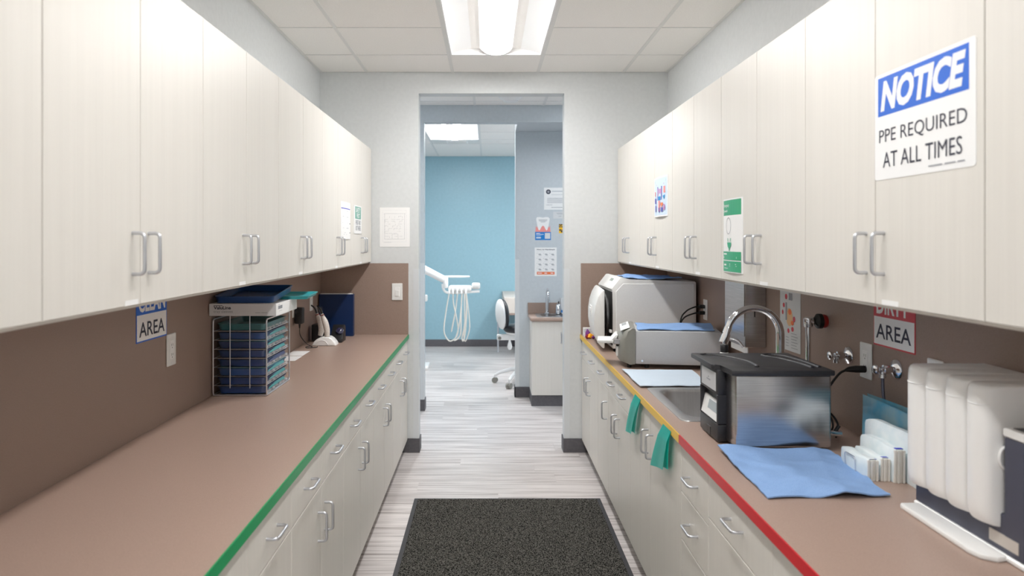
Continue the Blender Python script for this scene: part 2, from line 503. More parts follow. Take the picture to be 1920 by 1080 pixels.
# recessed troffer lights
def troffer(x0, x1, y0, y1, lens, label, side='lens_side'):
    t = T('ceiling_light', ((x0 + x1) / 2, (y0 + y1) / 2, ZC), label, 'ceiling light')
    x0 += .012; x1 -= .012; y0 += .006; y1 -= .006
    cx = (x0 + x1) / 2
    # curved reflector: shallow arch between the long edges, closed by end plates
    n = 14
    prof = [(x0 + (x1 - x0) * i / n, ZC + 0.004 + 0.052 * math.sin(math.pi * i / n) ** 0.8) for i in range(n + 1)]
    g = G(); g.loops([[(x, y0, z) for x, z in prof], [(x, y1, z) for x, z in prof]], False, False, closed=False)
    t.part('reflector', g, 'troffer', smooth=60)
    for yy in (y0, y1):
        g = G(); g.prism([(x0, ZC + 0.001)] + prof + [(x1, ZC + 0.001)], 'y', yy - 0.001, yy + 0.001)
        t.part('end_plate', g, 'troffer', smooth=0)
    g = G()
    for a, b, c, d in ((x0, x1, y0, y0 + .008), (x0, x1, y1 - .008, y1), (x0, x0 + .008, y0, y1), (x1 - .008, x1, y0, y1)):
        g.box(a, b, c, d, ZC - 0.001, ZC + 0.006)
    t.part('frame', g, 'troffer', smooth=0)
    r = 0.108
    el = lambda a: (cx + r * math.cos(a), ZC + 0.060 + 0.066 * math.sin(a))
    prof = [el(math.pi + math.pi * i / 16) for i in range(17)]
    g = G(); g.prism(prof, 'y', y0 + 0.035, y1 - 0.035)
    le = t.part('lens', g, side, smooth=50)
    # brightest, lowest strip of the lens, right under the tubes
    c0 = math.radians(270)
    prof = [el(c0 + math.radians(-38 + 76 * i / 8)) for i in range(9)]
    prof = [(x, z - 0.0012) for x, z in prof]
    g = G(); g.prism(prof, 'y', y0 + 0.036, y1 - 0.036)
    t.part('lens_strip', g, lens, le, smooth=50)
    for yy, dd in ((y0 + 0.029, 1), (y1 - 0.035, 1)):
        prof2 = [(cx + (r + .004) * math.cos(math.pi + math.pi * i / 16), ZC + 0.060 + 0.070 * math.sin(math.pi + math.pi * i / 16)) for i in range(17)]
        t.part('lens_cap', G().prism(prof2, 'y', yy, yy + 0.006), 'troffer', smooth=50)
    return t
troffer(CX[2], CX[3], CY[9], CY[11], 'lens', 'long white troffer ceiling light in front of the doorway')
troffer(CX[2], CX[3], CY[5], CY[7], 'lens_added_mid', 'unseen added troffer ceiling light overhead near the camera')
troffer(CX[2], CX[3], CY[1], CY[3], 'lens_added_rear', 'unseen added troffer ceiling light behind the camera')
troffer(BX[4], BX[5], 7.53, 8.75, 'lens_s', 'bright troffer ceiling light in the blue-walled room', 'lens_side_s')
troffer(BX[7], BX[8], 7.53, 8.75, 'lens_s', 'troffer ceiling light hidden behind the grey partition')
for i in (2, 7):
    t = T('added_panel_light', (HX[i] + .305, 6.035, ZC), 'unseen added ceiling panel light in the hallway, %s side' % ('left' if i == 2 else 'right'), 'ceiling light')
    t.part('frame', G().box(HX[i] + .012, HX[i + 1] - .012, 5.736, 6.334, ZC + .004, ZC + .016), 'troffer', smooth=0)
    t.part('diffuser', G().box(HX[i] + .03, HX[i + 1] - .03, 5.75, 6.32, ZC + .001, ZC + .004), 'lens_added_hall', smooth=0)
# air vent strip beyond the far light
t = T('air_vent', (-0.39, 8.94, ZC), 'grey ceiling air vent strip behind the blue room light', 'air vent')
t.part('panel', G().box(BX[4] + .012, BX[5] - .012, 8.755, 9.125, ZC + .002, ZC + .012), 'tee', smooth=0)
gr = t.part('grille', G().box(-0.50, -0.24, 8.84, 9.06, ZC - .004, ZC + .002, .002, 1), 'white_b', smooth=0)
for k in range(6):
    t.part('slat', G().box(-0.48, -0.26, 8.86 + .033 * k, 8.872 + .033 * k, ZC - .008, ZC - .003), 'tee', gr, smooth=0)
# dome on the hall ceiling
t = T('smoke_detector', (0.189, 6.02, ZC), 'round white dome detector on the hallway ceiling', 'smoke detector')
t.part('base', G().lathe([(0.118, 0.0), (0.118, -0.012), (0.108, -0.02)], (0.189, 6.02, ZC)), 'white_p')
t.part('dome', G().lathe([(0.104, -0.018), (0.095, -0.03), (0.075, -0.045), (0.06, -0.055), (0.058, -0.062), (0.02, -0.066)], (0.189, 6.02, ZC)), 'grey_p')

# baseboards and corner guards
BB = 0.1
g = G(); g.box(LF - .08, -0.4927, YB - .008, YB, 0, BB); g.box(-0.4927, -0.4847, YB - .008, YB + .12, 0, BB)
struct('baseboard_back_left', g, 'toe')
g = G(); g.box(0.546, RF + .08, YB - .008, YB, 0, BB); g.box(0.538, 0.546, YB - .008, YB + .12, 0, BB)
struct('baseboard_back_right', g, 'toe')
g = G(); g.box(-3, -0.565, YH - .008, YH, 0, BB); g.box(-0.565, -0.557, YH - .008, YH + .12, 0, BB)
struct('baseboard_hall_left', g, 'toe')
g = G(); g.box(0.2585, 0.40, YP - .008, YP, 0, BB); g.box(0.2585, 0.2665, YP - .008, YP + .12, 0, BB)
struct('baseboard_partition', g, 'toe')
struct('baseboard_blue', G().box(-3, 3, YS - .008, YS, 0, BB), 'toe')
def guard(n, x, y, sx, z0, z1, d=.12):
    g = G()
    g.box(min(x, x - sx * .038), max(x, x - sx * .038), y - .002, y, z0, z1)
    g.box(min(x, x + sx * .002), max(x, x + sx * .002), y - .002, y + .038, z0, z1)
    struct('trim_%d' % n, g, 'guard')
guard(1, -0.4927, YB, 1, BB, 1.31); guard(2, 0.546, YB, -1, BB, 1.31)
guard(3, -0.565, YH, 1, BB, 1.31); guard(4, 0.2665, YP, -1, BB, 1.33)

# ------------------------------------------------------------------ pull handle (shared)
_pts = fillet([(0, 0, -.048), (.029, 0, -.048), (.029, 0, .048), (0, 0, .048)], .013, 6)
PULL = G().tube(_pts, .0046, 8).mesh('handle', smooth=60); PULL.materials.append(M['alu'])
def door_mesh(t, w, z0, z1):
    return G().box(-t, 0, 0, w, z0, z1, .0015, 1).mesh('door', smooth=0)
_dm = {}
def panel(T_, name, face, s, y0, y1, z0, z1, gap=.0016):
    """a door or drawer front; s=+1 faces +X, -1 faces -X"""
    key = (round(y1 - y0 - 2 * gap, 4), round(z1 - z0 - 2 * gap, 4))
    if key not in _dm:
        _dm[key] = G().box(-.019, 0, -key[0] / 2, key[0] / 2, -key[1] / 2, key[1] / 2, .0012, 1).mesh(name, smooth=0)
        _dm[key].materials.append(M['cab'])
    return T_.inst(name, _dm[key], (face, (y0 + y1) / 2, (z0 + z1) / 2), (0, 0, 0 if s > 0 else math.pi))
def pull(T_, pan, face, s, y, z, horiz=False):
    o = add('handle', PULL, None, pan)
    base = T_.loc + pan.location
    d = Vector((face, y, z)) - base
    if s < 0: d = Vector((-d.x, -d.y, d.z))
    o.location = d
    if horiz: o.rotation_euler = (math.pi / 2, 0, 0)
    return o

# ------------------------------------------------------------------ wall cabinets
P = 0.387; Y_END = 5.242
ORD = ['against the doorway wall', 'second from the doorway wall', 'third from the doorway wall',
       'fourth from the doorway wall', 'fifth from the doorway wall, large in view', 'nearest the camera, cut off by the frame']
def wall_cabinet(s, i, extra=''):
    face = LU_F if s > 0 else RU_F
    wall = XL + .0006 if s > 0 else XR - .0006
    y1 = Y_END - 2 * P * i; y0 = y1 - 2 * P; ym = (y0 + y1) / 2
    side = 'above the green-edged counter' if s > 0 else 'above the sink counter'
    t = T('wall_cabinet', ((wall + face) / 2, ym, 1.350), 'cream double-door wall cabinet %s, %s' % (side, ORD[i]), 'cabinet',
          'wall cabinets on the left' if s > 0 else 'wall cabinets on the right')
    fx = face - s * .0205
    t.part('body', G().box(min(wall, fx), max(wall, fx), y0, y1, 1.350, 2.163), 'cab_in', smooth=0)
    for a, b, k in ((y0, ym, 1), (ym, y1, -1)):
        d = panel(t, 'door', face, s, a, b, 1.358, 2.163)
        pull(t, d, face, s, (b - .04) if k > 0 else (a + .04), 1.4805)
    if i < 5:
        fx = face
        a, b = (ym - .075, ym - .012) if s > 0 else (ym - .10, ym - .03)
        t.part('label_strip', G().box(min(fx, fx + s * .0006), max(fx, fx + s * .0006), a, b, 1.3605, 1.3725), 'paper', smooth=0)
for i in range(6):
    wall_cabinet(1, i); wall_cabinet(-1, i)

# ------------------------------------------------------------------ base cabinets
def base_cab(s, y0, y1, label, fronts):
    face = LF if s > 0 else RF
    wall = XL + .0006 if s > 0 else XR - .0006
    t = T('base_cabinet', ((wall + face) / 2, (y0 + y1) / 2, 0), label, 'cabinet', 'base cabinets on the left' if s > 0 else 'base cabinets on the right')
    fx = face - s * .0205
    sink_base = 'sink' in label
    t.part('body', G().box(min(wall, fx), max(wall, fx), y0 + .0005, y1 - .0005, .093, .62 if sink_base else .8105), 'cab_in', smooth=0)
    if sink_base:
        t.part('front_rail', G().box(min(fx, fx - s * .02), max(fx, fx - s * .02), y0 + .0005, y1 - .0005, .62, .8105), 'cab_in', smooth=0)
    tx = face - s * .08
    t.part('toe_kick', G().box(min(tx, tx - s * .018), max(tx, tx - s * .018), y0, y1, 0, .093), 'toe', smooth=0)
    for kind, a, b, z0, z1, hy, hz in fronts:
        d = panel(t, kind, face, s, a, b, z0, z1)
        if hy is not None: pull(t, d, face, s, hy, hz, kind == 'drawer')
def dd(y0, y1, zd=.670, ztop=.803):
    """two drawers over two doors"""
    ym = (y0 + y1) / 2
    return [('drawer', y0, ym, zd, ztop, (y0 + ym) / 2, .738), ('drawer', ym, y1, zd, ztop, (ym + y1) / 2, .738),
            ('door', y0, ym, .090, zd, ym - .05, .545), ('door', ym, y1, .090, zd, ym + .05, .545)]
for i in range(5):
    y1 = Y_END - 2 * P * i; y0 = y1 - 2 * P
    base_cab(1, y0, y1, 'cream base cabinet under the green-edged counter, %s' %
             ['against the doorway wall', 'second from the doorway wall', 'third from the doorway wall', 'fourth from the doorway wall', 'nearest the camera'][i], dd(y0, y1))
def ds(y0, y1, near, zd=.677):
    hy = y0 + .045 if near else y1 - .045
    return [('drawer', y0, y1, zd, .803, (y0 + y1) / 2, .742), ('door', y0, y1, .090, zd, hy, .555)]
base_cab(-1, 4.48, Y_END, 'cream two-door base cabinet below the white autoclave', dd(4.48, Y_END, .677))
base_cab(-1, 4.10, 4.48, 'cream single-door base cabinet below the autoclave and sterilizer gap', ds(4.10, 4.48, True))
base_cab(-1, 3.786, 4.10, 'narrow cream base cabinet below the grey sterilizer, handle at near edge', ds(3.786, 4.10, True))
base_cab(-1, 3.462, 3.786, 'narrow cream base cabinet below the pale towel, handle at far edge', ds(3.462, 3.786, False))
base_cab(-1, 2.554, 3.462, 'wide cream sink base cabinet with two full-height doors',
         [('door', 2.554, 3.035, .090, .803, 3.035 - .045, .672), ('door', 3.035, 3.462, .090, .803, 3.035 + .045, .672)])
base_cab(-1, 2.239, 2.554, 'narrow cream drawer stack below the red counter edge',
         [('drawer', 2.239, 2.554, .643, .803, 2.40, .722), ('drawer', 2.239, 2.554, .479, .643, 2.40, .564),
          ('drawer', 2.239, 2.554, .285, .479, 2.40, .385), ('drawer', 2.239, 2.554, .090, .285, 2.40, .19)])
base_cab(-1, 1.733, 2.239, 'cream drawer-over-door base cabinet below the blue towel',
         [('drawer', 1.733, 2.239, .670, .803, 1.985, .742), ('door', 1.733, 2.239, .090, .670, 1.79, .555)])
base_cab(-1, 1.2, 1.733, 'cream base cabinet at the bottom right, below the cartridge unit',
         [('drawer', 1.2, 1.733, .670, .803, 1.466, .742), ('door', 1.2, 1.733, .090, .670, 1.26, .555)])

# ------------------------------------------------------------------ counters
t = T('countertop', ((XL + LC) / 2, 3.3, .811), 'long brown laminate countertop with green front edge', 'countertop')
t.part('slab', G().box(XL + .0006, LC, 1.25, YB - .0006, .811, CTZ, .002, 2), 'counter', smooth=0)
g = G(); g.box(LC, LC + .0012, 1.25, YB, .8125, CTZ + .0006); g.box(LC - .0035, LC + .0012, 1.25, YB, CTZ, CTZ + .0008)
t.part('edge_tape', g, 'green', smooth=0)
SX0, SX1, SY0, SY1 = .732, 1.205, 2.735, 3.325    # sink cut-out
t = T('countertop', ((XR + RC) / 2, 3.3, .811), 'long brown laminate countertop with yellow and red front edge', 'countertop')
g = G(); g.box(RC, SX0, 1.15, YB - .0006, .811, CTZ); g.box(SX1, XR - .0006, 1.15, YB - .0006, .811, CTZ)
g.box(SX0, SX1, 1.15, SY0, .811, CTZ); g.box(SX0, SX1, SY1, YB - .0006, .811, CTZ)
t.part('slab', g, 'counter', smooth=0)
for nm, a, b in (('yellow', 2.537, YB), ('red', 1.15, 2.537)):
    g = G(); g.box(RC - .0012, RC, a, b, .8125, CTZ + .0006); g.box(RC - .0012, RC + .0035, a, b, CTZ, CTZ + .0008)
    o = t.part('edge_tape', g, nm, smooth=0); o['label'] = nm + ' edge tape'

ZS = 1.356
SPL = 0.006
single('backsplash_panel', G().box(XL + .0006, XL + SPL, 1.25, YB - .0006, CTZ + .0003, 1.3495), 'splash', (XL, 3.3, CTZ), 'brown laminate backsplash along the wall over the green-edged counter', 'backsplash')
single('backsplash_panel', G().box(XL + SPL + .0004, -.5655, YB - SPL, YB - .0006, CTZ + .0003, 1.349), 'splash', (-.88, YB, CTZ), 'square brown backsplash panel on the doorway wall beside the navy binder', 'backsplash')
single('backsplash_panel', G().box(XR - SPL, XR - .0006, 1.15, YB - .0006, CTZ + .0003, 1.3495), 'splash', (XR, 3.3, CTZ), 'brown laminate backsplash along the wall behind the sink and sterilizers', 'backsplash')
single('backsplash_panel', G().box(.6635, XR - SPL - .0004, YB - SPL, YB - .0006, CTZ + .0003, 1.349), 'splash', (.97, YB, CTZ), 'brown backsplash panel on the doorway wall behind the white autoclave', 'backsplash')
WL, WR = XL + SPL, XR - SPL   # splash faces

# ------------------------------------------------------------------ floor mat
t = T('floor_mat', (.115, 3.3, 0), 'dark grey speckled entrance mat on the plank floor', 'floor mat')
mx0, mx1, my0, my1 = -.428, .657, 2.25, 4.30
t.part('border', G().box(mx0, mx1, my0, my1, 0, .006, .003, 2), 'mat_b')
rnd = random.Random(3)
g = G()
NU, NV = 190, 360
g.grid(lambda a, b: (mx0 + .022 + (mx1 - mx0 - .044) * a, my0 + .022 + (my1 - my0 - .04) * b, .0062 if a in (0, 1) or b in (0, 1) else .007 + rnd.random() * .005), NU, NV)
t.part('pile', g, 'mat_p', smooth=0, kind='stuff')

# ------------------------------------------------------------------ cloth helper
def fbm(x, y, seed):
    v = 0
    for k, (f, a) in enumerate(((7, 1), (15, .5), (31, .25))):
        v += a * math.sin(f * x + seed * 1.7 + 2.1 * math.sin(f * .6 * y + seed + k)) * math.cos(f * .8 * y + seed * .9 + k)
    return v
def towel(name, c, z, mat, loc, label, amp=.004, seed=1, n=36, fold=None, thick=.004, cat='towel'):
    (ax, ay), (bx, by), (cx, cy), (dx, dy) = c
    def f(u, v):
        uu = u + .006 * math.sin(9 * v + seed); vv = v + .008 * math.sin(8 * u + seed * 2)
        x = (ax * (1 - uu) + bx * uu) * (1 - vv) + (dx * (1 - uu) + cx * uu) * vv
        y = (ay * (1 - uu) + by * uu) * (1 - vv) + (dy * (1 - uu) + cy * uu) * vv
        h = amp * max(0, .45 + .55 * fbm(u * .9, v * .9, seed))
        if fold: h += fold(u, v)
        return (x, y, z + thick + h)
    g = G(); g.grid(f, n, n)
    bmesh.ops.recalc_face_normals(g.bm, faces=g.bm.faces)
    up = sum(fc.normal.z for fc in g.bm.faces)
    if up < 0: bmesh.ops.reverse_faces(g.bm, faces=g.bm.faces)
    bmesh.ops.solidify(g.bm, geom=list(g.bm.faces), thickness=thick * .9)
    return single(name, g, mat, loc, label, cat, smooth=60)

# ------------------------------------------------------------------ signs on the cabinets
t = T('notice_sign', (RU_F, 1.5755, 1.653), 'white NOTICE sign with blue header about PPE on the cabinet door', 'sign')
p = Print(t, (RU_F, 1.758, 1.901), RU, RN, .364, .248, 'paper', rad=.008)
p.rects([(.0145, .0085, .3444, .099)], 'sblue', 'header')
p.text('NOTICE', .026, .018, .335, .089, 'paper', shear=.22, bold=.05)
p.text('PPE REQUIRED', .0205, .131, .339, .1665, 'ink', bold=-.004)
p.text('AT ALL TIMES', .0375, .185, .3245, .2205, 'ink', bold=-.004)
p.rects([(.215, .233, .262, .2355), (.270, .233, .305, .2355), (.311, .233, .333, .2355)], 'ink_g', 'fine_print')

t = T('eyewash_sign', (RU_F, 2.777, 1.390), 'green and white emergency eyewash sheet on the cabinet door', 'sign')
p = Print(t, (RU_F, 2.886, 1.670), RU, RN, .22, .281, 'paper', curve=.006)
def strip(a, b, c, d, n=8): return [(a + (c - a) * i / n, b) for i in range(n + 1)] + [(c - (c - a) * i / n, d) for i in range(n + 1)]
p.poly([strip(.004, .005, .205, .063)], 'sgreen', 'header')
p.text('Emergency', .008, .018, .082, .034, 'paper', bold=.01)
p.text('Eyewash', .008, .040, .062, .053, 'paper', bold=.01)
p.poly([strip(.004, .201, .205, .233), strip(.004, .237, .205, .277)], 'sgreen', 'footer')
p.rects([(.010, .208, .055, .213), (.010, .220, .165, .227), (.016, .249, .048, .255), (.09, .247, .16, .2495), (.09, .254, .165, .2565), (.016, .264, .07, .266)], 'paper', 'fine_print')
ring = lambda cx, cy, rx, ry, n=20: [(cx + rx * math.cos(2 * math.pi * i / n), cy + ry * math.sin(2 * math.pi * i / n)) for i in range(n)]
def ringband(cx, cy, rx, ry, w, n=24):
    a = ring(cx, cy, rx, ry, n); b = ring(cx, cy, rx - w, ry - w, n)
    return [[a[i], a[(i + 1) % n], b[(i + 1) % n], b[i]] for i in range(n)]
p.poly(ringband(.078, .103, .030, .032, .0025), 'ink_g', 'drawing')
p.poly([[(.062, .166), (.112, .166), (.106, .181), (.094, .190), (.092, .198), (.084, .198), (.082, .190), (.068, .181)],
        [(.066, .150), (.072, .150), (.075, .163), (.069, .163)], [(.100, .150), (.106, .150), (.104, .163), (.098, .163)]], 'sgreen', 'bowl')

t = T('instruction_poster', (RU_F, 3.93, 1.637), 'small colourful picture poster taped on the far cabinet door', 'poster')
p = Print(t, (RU_F, 4.08, 1.851), RU, RN, .30, .213, 'paper', curve=.010)
p.poly([strip(.010, .008, .29, .205, 12)], 'psky', 'ground')
p.rects([(.03, .018, .27, .030)], 'pcyan', 'title'); p.rects([(.08, .037, .24, .045)], 'pmag', 'subtitle')
p.rects([(.11, .052, .21, .125)], 'pviolet', 'photo'); p.rects([(.12, .06, .14, .1), (.155, .065, .2, .09)], 'pmag', 'photo')
p.rects([(.135, .105, .185, .125)], 'pcyan', 'photo')
p.rects([(.03, .075, .06, .10), (.235, .055, .265, .09)], 'pink', 'photo'); p.rects([(.03, .112, .085, .14)], 'pviolet', 'photo')
p.poly([[(.225, .105), (.265, .10), (.245, .125)]], 'pcyan', 'photo')
p.rects([(.14, .128, .175, .185), (.195, .15, .215, .165)], 'pink', 'photo'); p.rects([(.19, .14, .23, .155)], 'orange', 'photo')
p.rects([(.06, .15, .085, .185), (.195, .165, .23, .188), (.15, .165, .17, .19)], 'pviolet', 'photo'); p.rects([(.24, .15, .262, .18)], 'pmag', 'photo')

t = T('paper_notice', (LU_F, 4.297, 1.515), 'plain white printed sheet with a blue line on the left cabinet door', 'paper')
p = Print(t, (LU_F, 4.157, 1.735), LU, LN, .28, .216, 'paper', curve=.004)
p.poly([strip(.004, .036, .27, .041)], 'mark', 'rule')
p.rects([(.15, .052, .20, .054), (.04, .084, .07, .087), (.14, .086, .20, .089), (.03, .120, .19, .1225), (.04, .150, .08, .152), (.14, .150, .21, .154), (.08, .178, .12, .18), (.06, .188, .16, .19)], 'ink_l', 'text_line')
p.rects([(.24, .121, .277, .127), (.24, .176, .277, .181)], 'ink_g', 'tab')

t = T('safety_sign', (LU_F, 4.686, 1.555), 'small white sign with green SAFETY FIRST block on the left cabinet', 'sign')
p = Print(t, (LU_F, 4.556, 1.733), LU, LN, .26, .178, 'paper', thick=.004, rad=.008)
p.rects([(.03, .008, .235, .085)], 'steal', 'header')
p.text('SAFETY', .055, .014, .21, .045, 'paper', bold=.02); p.text('FIRST', .08, .050, .195, .079, 'paper', bold=.02)
p.text('FIRST AID', .045, .093, .22, .122, 'ink_g', bold=.01); p.text('KIT HERE', .045, .130, .22, .158, 'ink_g', bold=.01)

# area signs on the splash panels
t = T('area_sign', (WL, 2.607, 1.163), 'CLEAN AREA sign with blue header on the brown backsplash', 'sign')
p = Print(t, (WL, 2.490, 1.3465), LU, LN, .236, .186, 'sblue', thick=.0015)
p.rects([(.004, .0915, .232, .181)], 'paper', 'panel')
p.text('CLEAN', .016, .018, .222, .083, 'paper', bold=.03)
p.text('AREA', .020, .1175, .216, .1675, 'ink', bold=.01)
t = T('area_sign', (WR, 2.315, 1.169), 'DIRTY AREA sign with red header on the brown backsplash', 'sign')
p = Print(t, (WR, 2.434, 1.3465), RU, RN, .236, .178, 'sred', thick=.0015)
p.rects([(.003, .083, .232, .173)], 'paper', 'panel')
p.text('DIRTY', .018, .012, .205, .0735, 'paper', bold=.03)
p.text('AREA', .016, .1055, .216, .1535, 'ink', bold=.01)

# floor plan on the doorway wall
t = T('floor_plan_sheet', (-.663, YB, 1.466), 'white floor plan sheet on the grey wall beside the doorway', 'paper')
p = Print(t, (-.770, YB - .0002, 1.747), BU, BN, .214, .281, 'paper', thick=.0015)
W = .0011
rs = [(.020, .020, .190, .0206), (.020, .245, .190, .2456), (.020, .020, .0206, .245), (.190, .020, .1906, .245)]
p.rects(rs, 'ink_l', 'border')
rs = [(.030, .044, .185, .044 + W), (.034, .225, .178, .225 + W), (.034, .044, .034 + W, .225), (.177, .044, .178, .225)]
rp = random.Random(5)
for yy in (.062, .085, .098, .118, .130, .150, .170, .184, .205):
    x = .036
    while x < .165:
        w = rp.uniform(.010, .03)
        if rp.random() < .7: rs.append((x, yy, x + w, yy + .0009))
        if rp.random() < .5: rs.append((x, yy, x + .0009, yy + rp.uniform(.008, .016)))
        x += w + rp.uniform(.003, .012)
rs += [(.088, .190, .0889, .225), (.130, .190, .1309, .225), (.088, .19, .131, .1909)]
p.rects(rs, 'ink_g', 'plan_lines')
p.rects([(.03, .248, .085, .250)], 'ink_l', 'text_line')

# ------------------------------------------------------------------ outlets and switches
def wallplate(name, origin, u, n, label, kind='outlet', cat='outlet'):
    u, n = Vector(u), Vector(n); o = Vector(origin)
    t = T(name, o, label, cat)
    def bx(a0, a1, b0, b1, h0, h1, bev=.0008):
        c = [o + u * a + Vector((0, 0, b)) + n * h for a in (a0, a1) for b in (b0, b1) for h in (h0, h1)]
        x = [v.x for v in c]; y = [v.y for v in c]; z = [v.z for v in c]
        return G().box(min(x), max(x), min(y), max(y), min(z), max(z), bev, 1)
    t.part('plate', bx(-.038, .038, -.060, .060, .0003, .0060, .0025), 'white_p')
    ins = t.part('insert', bx(-.017, .017, -.034, .034, .0055, .0075), 'white_b')
    if kind == 'outlet':
        for zz in (-.018, .018):
            for a in (-.006, .006):
                t.part('slot', bx(a - .0009, a + .0009, zz - .004, zz + .005, .007, .0077, 0), 'dark', ins, smooth=0)
            t.part('slot', bx(-.002, .002, zz - .012, zz - .008, .007, .0077, 0), 'dark', ins, smooth=0)
    else:
        t.part('paddle', bx(-.014, .014, -.030, .012, .0075, .0095), 'white_p', ins)
        t.part('dimmer_bar', bx(-.003, .003, -.028, -.004, .0095, .0105, 0), 'grey_p', ins, smooth=0)
    for zz in (-.048, .048):
        q = o + n * .0060 + Vector((0, 0, zz))
        t.part('screw', G().cyl(q, q + n * .0008, .0028, n=10), 'grey_p')
    return t
wallplate('wall_outlet', (WL, 2.760, 1.102), (0, 1, 0), (1, 0, 0), 'white wall outlet just right of the CLEAN AREA sign')
wallplate('wall_outlet', (WL, 4.510, 1.100), (0, 1, 0), (1, 0, 0), 'white wall outlet holding the black power adapter')
wallplate('wall_outlet', (WL, 4.950, 1.098), (0, 1, 0), (1, 0, 0), 'white wall outlet in the corner beside the navy binder')
wallplate('wall_switch', (-.645, YB - SPL, 1.146), (1, 0, 0), (0, -1, 0), 'white dimmer switch on the brown panel next to the doorway', 'switch', 'switch')
wallplate('wall_outlet', (WR, 4.31, 1.106), (0, -1, 0), (-1, 0, 0), 'white wall outlet with two black plugs behind the autoclave')
wallplate('wall_outlet', (WR, 2.480, 1.106), (0, -1, 0), (-1, 0, 0), 'white wall outlet below the DIRTY AREA sign')
wallplate('wall_outlet', (WR, 2.095, 1.112), (0, -1, 0), (-1, 0, 0), 'white wall outlet half hidden behind the cartridge unit')

# ------------------------------------------------------------------ tray rack, left counter
RX0, RX1, RY0, RY1 = -1.186, -.952, 3.168, 3.530
RZ0, RZ1 = CTZ + .004, 1.172
t = T('tray_rack', ((RX0 + RX1) / 2, (RY0 + RY1) / 2, CTZ), 'chrome wire rack full of bagged blue trays on the green-edged counter', 'rack')
for x in (RX0 + .004, RX1):
    g = G(); g.tube(fillet([(x, RY0, RZ1 - .02), (x, RY0, RZ1), (x, RY1, RZ1), (x, RY1, RZ0), (x, RY0, RZ0), (x, RY0, RZ1 - .02)], .014), .0033, 8)
    t.part('side_frame', g, 'wire', smooth=60)
for yy in (RY0, RY1):
    t.part('bottom_bar', G().cyl((RX0 + .004, yy, RZ0), (RX1, yy, RZ0), .0028, n=8), 'wire', smooth=60)
TP = .039
for k in range(8):
    z = .8475 + TP * k
    for x in (RX0 + .0085, RX1 - .0045):
        t.part('shelf_rail', G().cyl((x, RY0, z), (x, RY1, z), .0016, n=6), 'wire', smooth=60)
    t.part('cross_wire', G().cyl((RX0 + .004, RY1, z + .004), (RX1, RY1, z + .004), .0016, n=6), 'wire', smooth=60)
    t.part('cross_wire', G().cyl((RX0 + .004, RY0 + .004, z), (RX1, RY0 + .004, z), .0014, n=6), 'wire', smooth=60)
for x in (-1.108, -1.023):
    g = G(); g.tube(fillet([(x, RY0 - .003, .876), (x, RY0 - .003, 1.1875), (x, RY0 + .1, 1.1875)], .006), .0020, 8)
    t.part('upright_wire', g, 'wire', smooth=60)
for x in (-1.13, -1.06, -.99):
    t.part('back_wire', G().cyl((x, RY1, RZ0), (x, RY1, 1.1875), .0018, n=6), 'wire', smooth=60)
t.part('top_bar', G().cyl((RX0 + .004, RY1, 1.1865), (RX1, RY1, 1.1865), .0024, n=8), 'wire', smooth=60)

def tray_mesh(w, d, h, mat):
    g = G()
    L = []
    for (ww, dd_, z, r) in ((w - .018, d - .018, 0, .02), (w - .010, d - .010, h - .004, .024), (w, d, h - .003, .026), (w, d, h, .026), (w - .010, d - .010, h, .023), (w - .016, d - .016, h - .002, .022), (w - .034, d - .034, .003, .018)):
        L.append([(x, y, z) for x, y in rrect(0, 0, ww, dd_, r, 4)])
    g.loops(L)
    me = g.mesh('tray', smooth=50); me.materials.append(M[mat]); return me
TM = {c: tray_mesh(.216, .340, .029, c) for c in ('navy', 'navy2', 'teal', 'teal_d')}
g = G()
rs_ = random.Random(11)
Ls = []
for z, e in ((-.0005, -.004), (.005, .001), (.015, .002), (.027, .001), (.0315, -.004)):
    Ls.append([(x * (1 + e * 3) + rs_.uniform(-.0015, .0015), y * (1 + e * 3) + rs_.uniform(-.0015, .0015), z + rs_.uniform(-.001, .001)) for x, y in rrect(0, 0, .218, .346, .02, 6)])
g.loops(Ls)
SLEEVE = g.mesh('clear_sleeve', smooth=50); SLEEVE.materials.append(M['film'])
liner = G(); liner.loops([[(x, y, z) for x, y in rrect(0, 0, .214, .30, .02, 4)] for z in (.0285, .0310)])
LINER = liner.mesh('liner', smooth=0); LINER.materials.append(M['teal'])
g = G()
def fe(u, v): return (.1105 + .0016 * math.sin(40 * u) + .0012 * math.sin(23 * u + 2 * v), -.165 + .33 * u, .001 + .011 * v + .0012 * math.sin(31 * u))
g.grid(fe, 40, 3); bmesh.ops.solidify(g.bm, geom=list(g.bm.faces), thickness=.0006)
EDGE = g.mesh('sleeve_edge', smooth=0); EDGE.materials.append(M['crinkle'])
LEDGE = {}
for c, n_ in (('teal', 'liner_edge'), ('navy2', 'liner_edge')):
    LEDGE[c] = G().prism([(-.13, .0125), (.13, .0125), (.10, .026), (-.02, .027), (-.12, .018)], 'x', .1072, .1090).mesh(n_, smooth=0)
    LEDGE[c].materials.append(M[c])
cols = ['navy', 'navy', 'navy2', 'navy', 'navy', 'navy', 'navy2', 'teal_d']
pos = ['bottom', 'second from the bottom', 'third from the bottom', 'fourth from the bottom', 'fourth from the top', 'third from the top', 'second from the top', 'top']
for k in range(8):
    o = add('instrument_tray', TM[cols[k]], None, None, (-1.0655, 3.347, .8502 + TP * k))
    tag(o, '%s instrument tray in clear sleeve, %s of the wire rack' % ('teal' if k == 7 else 'blue', pos[k]), 'tray', 'bagged trays in the wire rack')
    add('clear_sleeve', SLEEVE, None, o, (.001, .002, .0005))
    add('sleeve_edge', EDGE, None, o)
    if k < 7: add('liner_edge', LEDGE['navy2' if k == 3 else 'teal'], None, o, (0, .012 * math.sin(k * 2.3), 0))
    if k in (2, 5): add('liner', LINER, None, o, (.0, 0, 0))

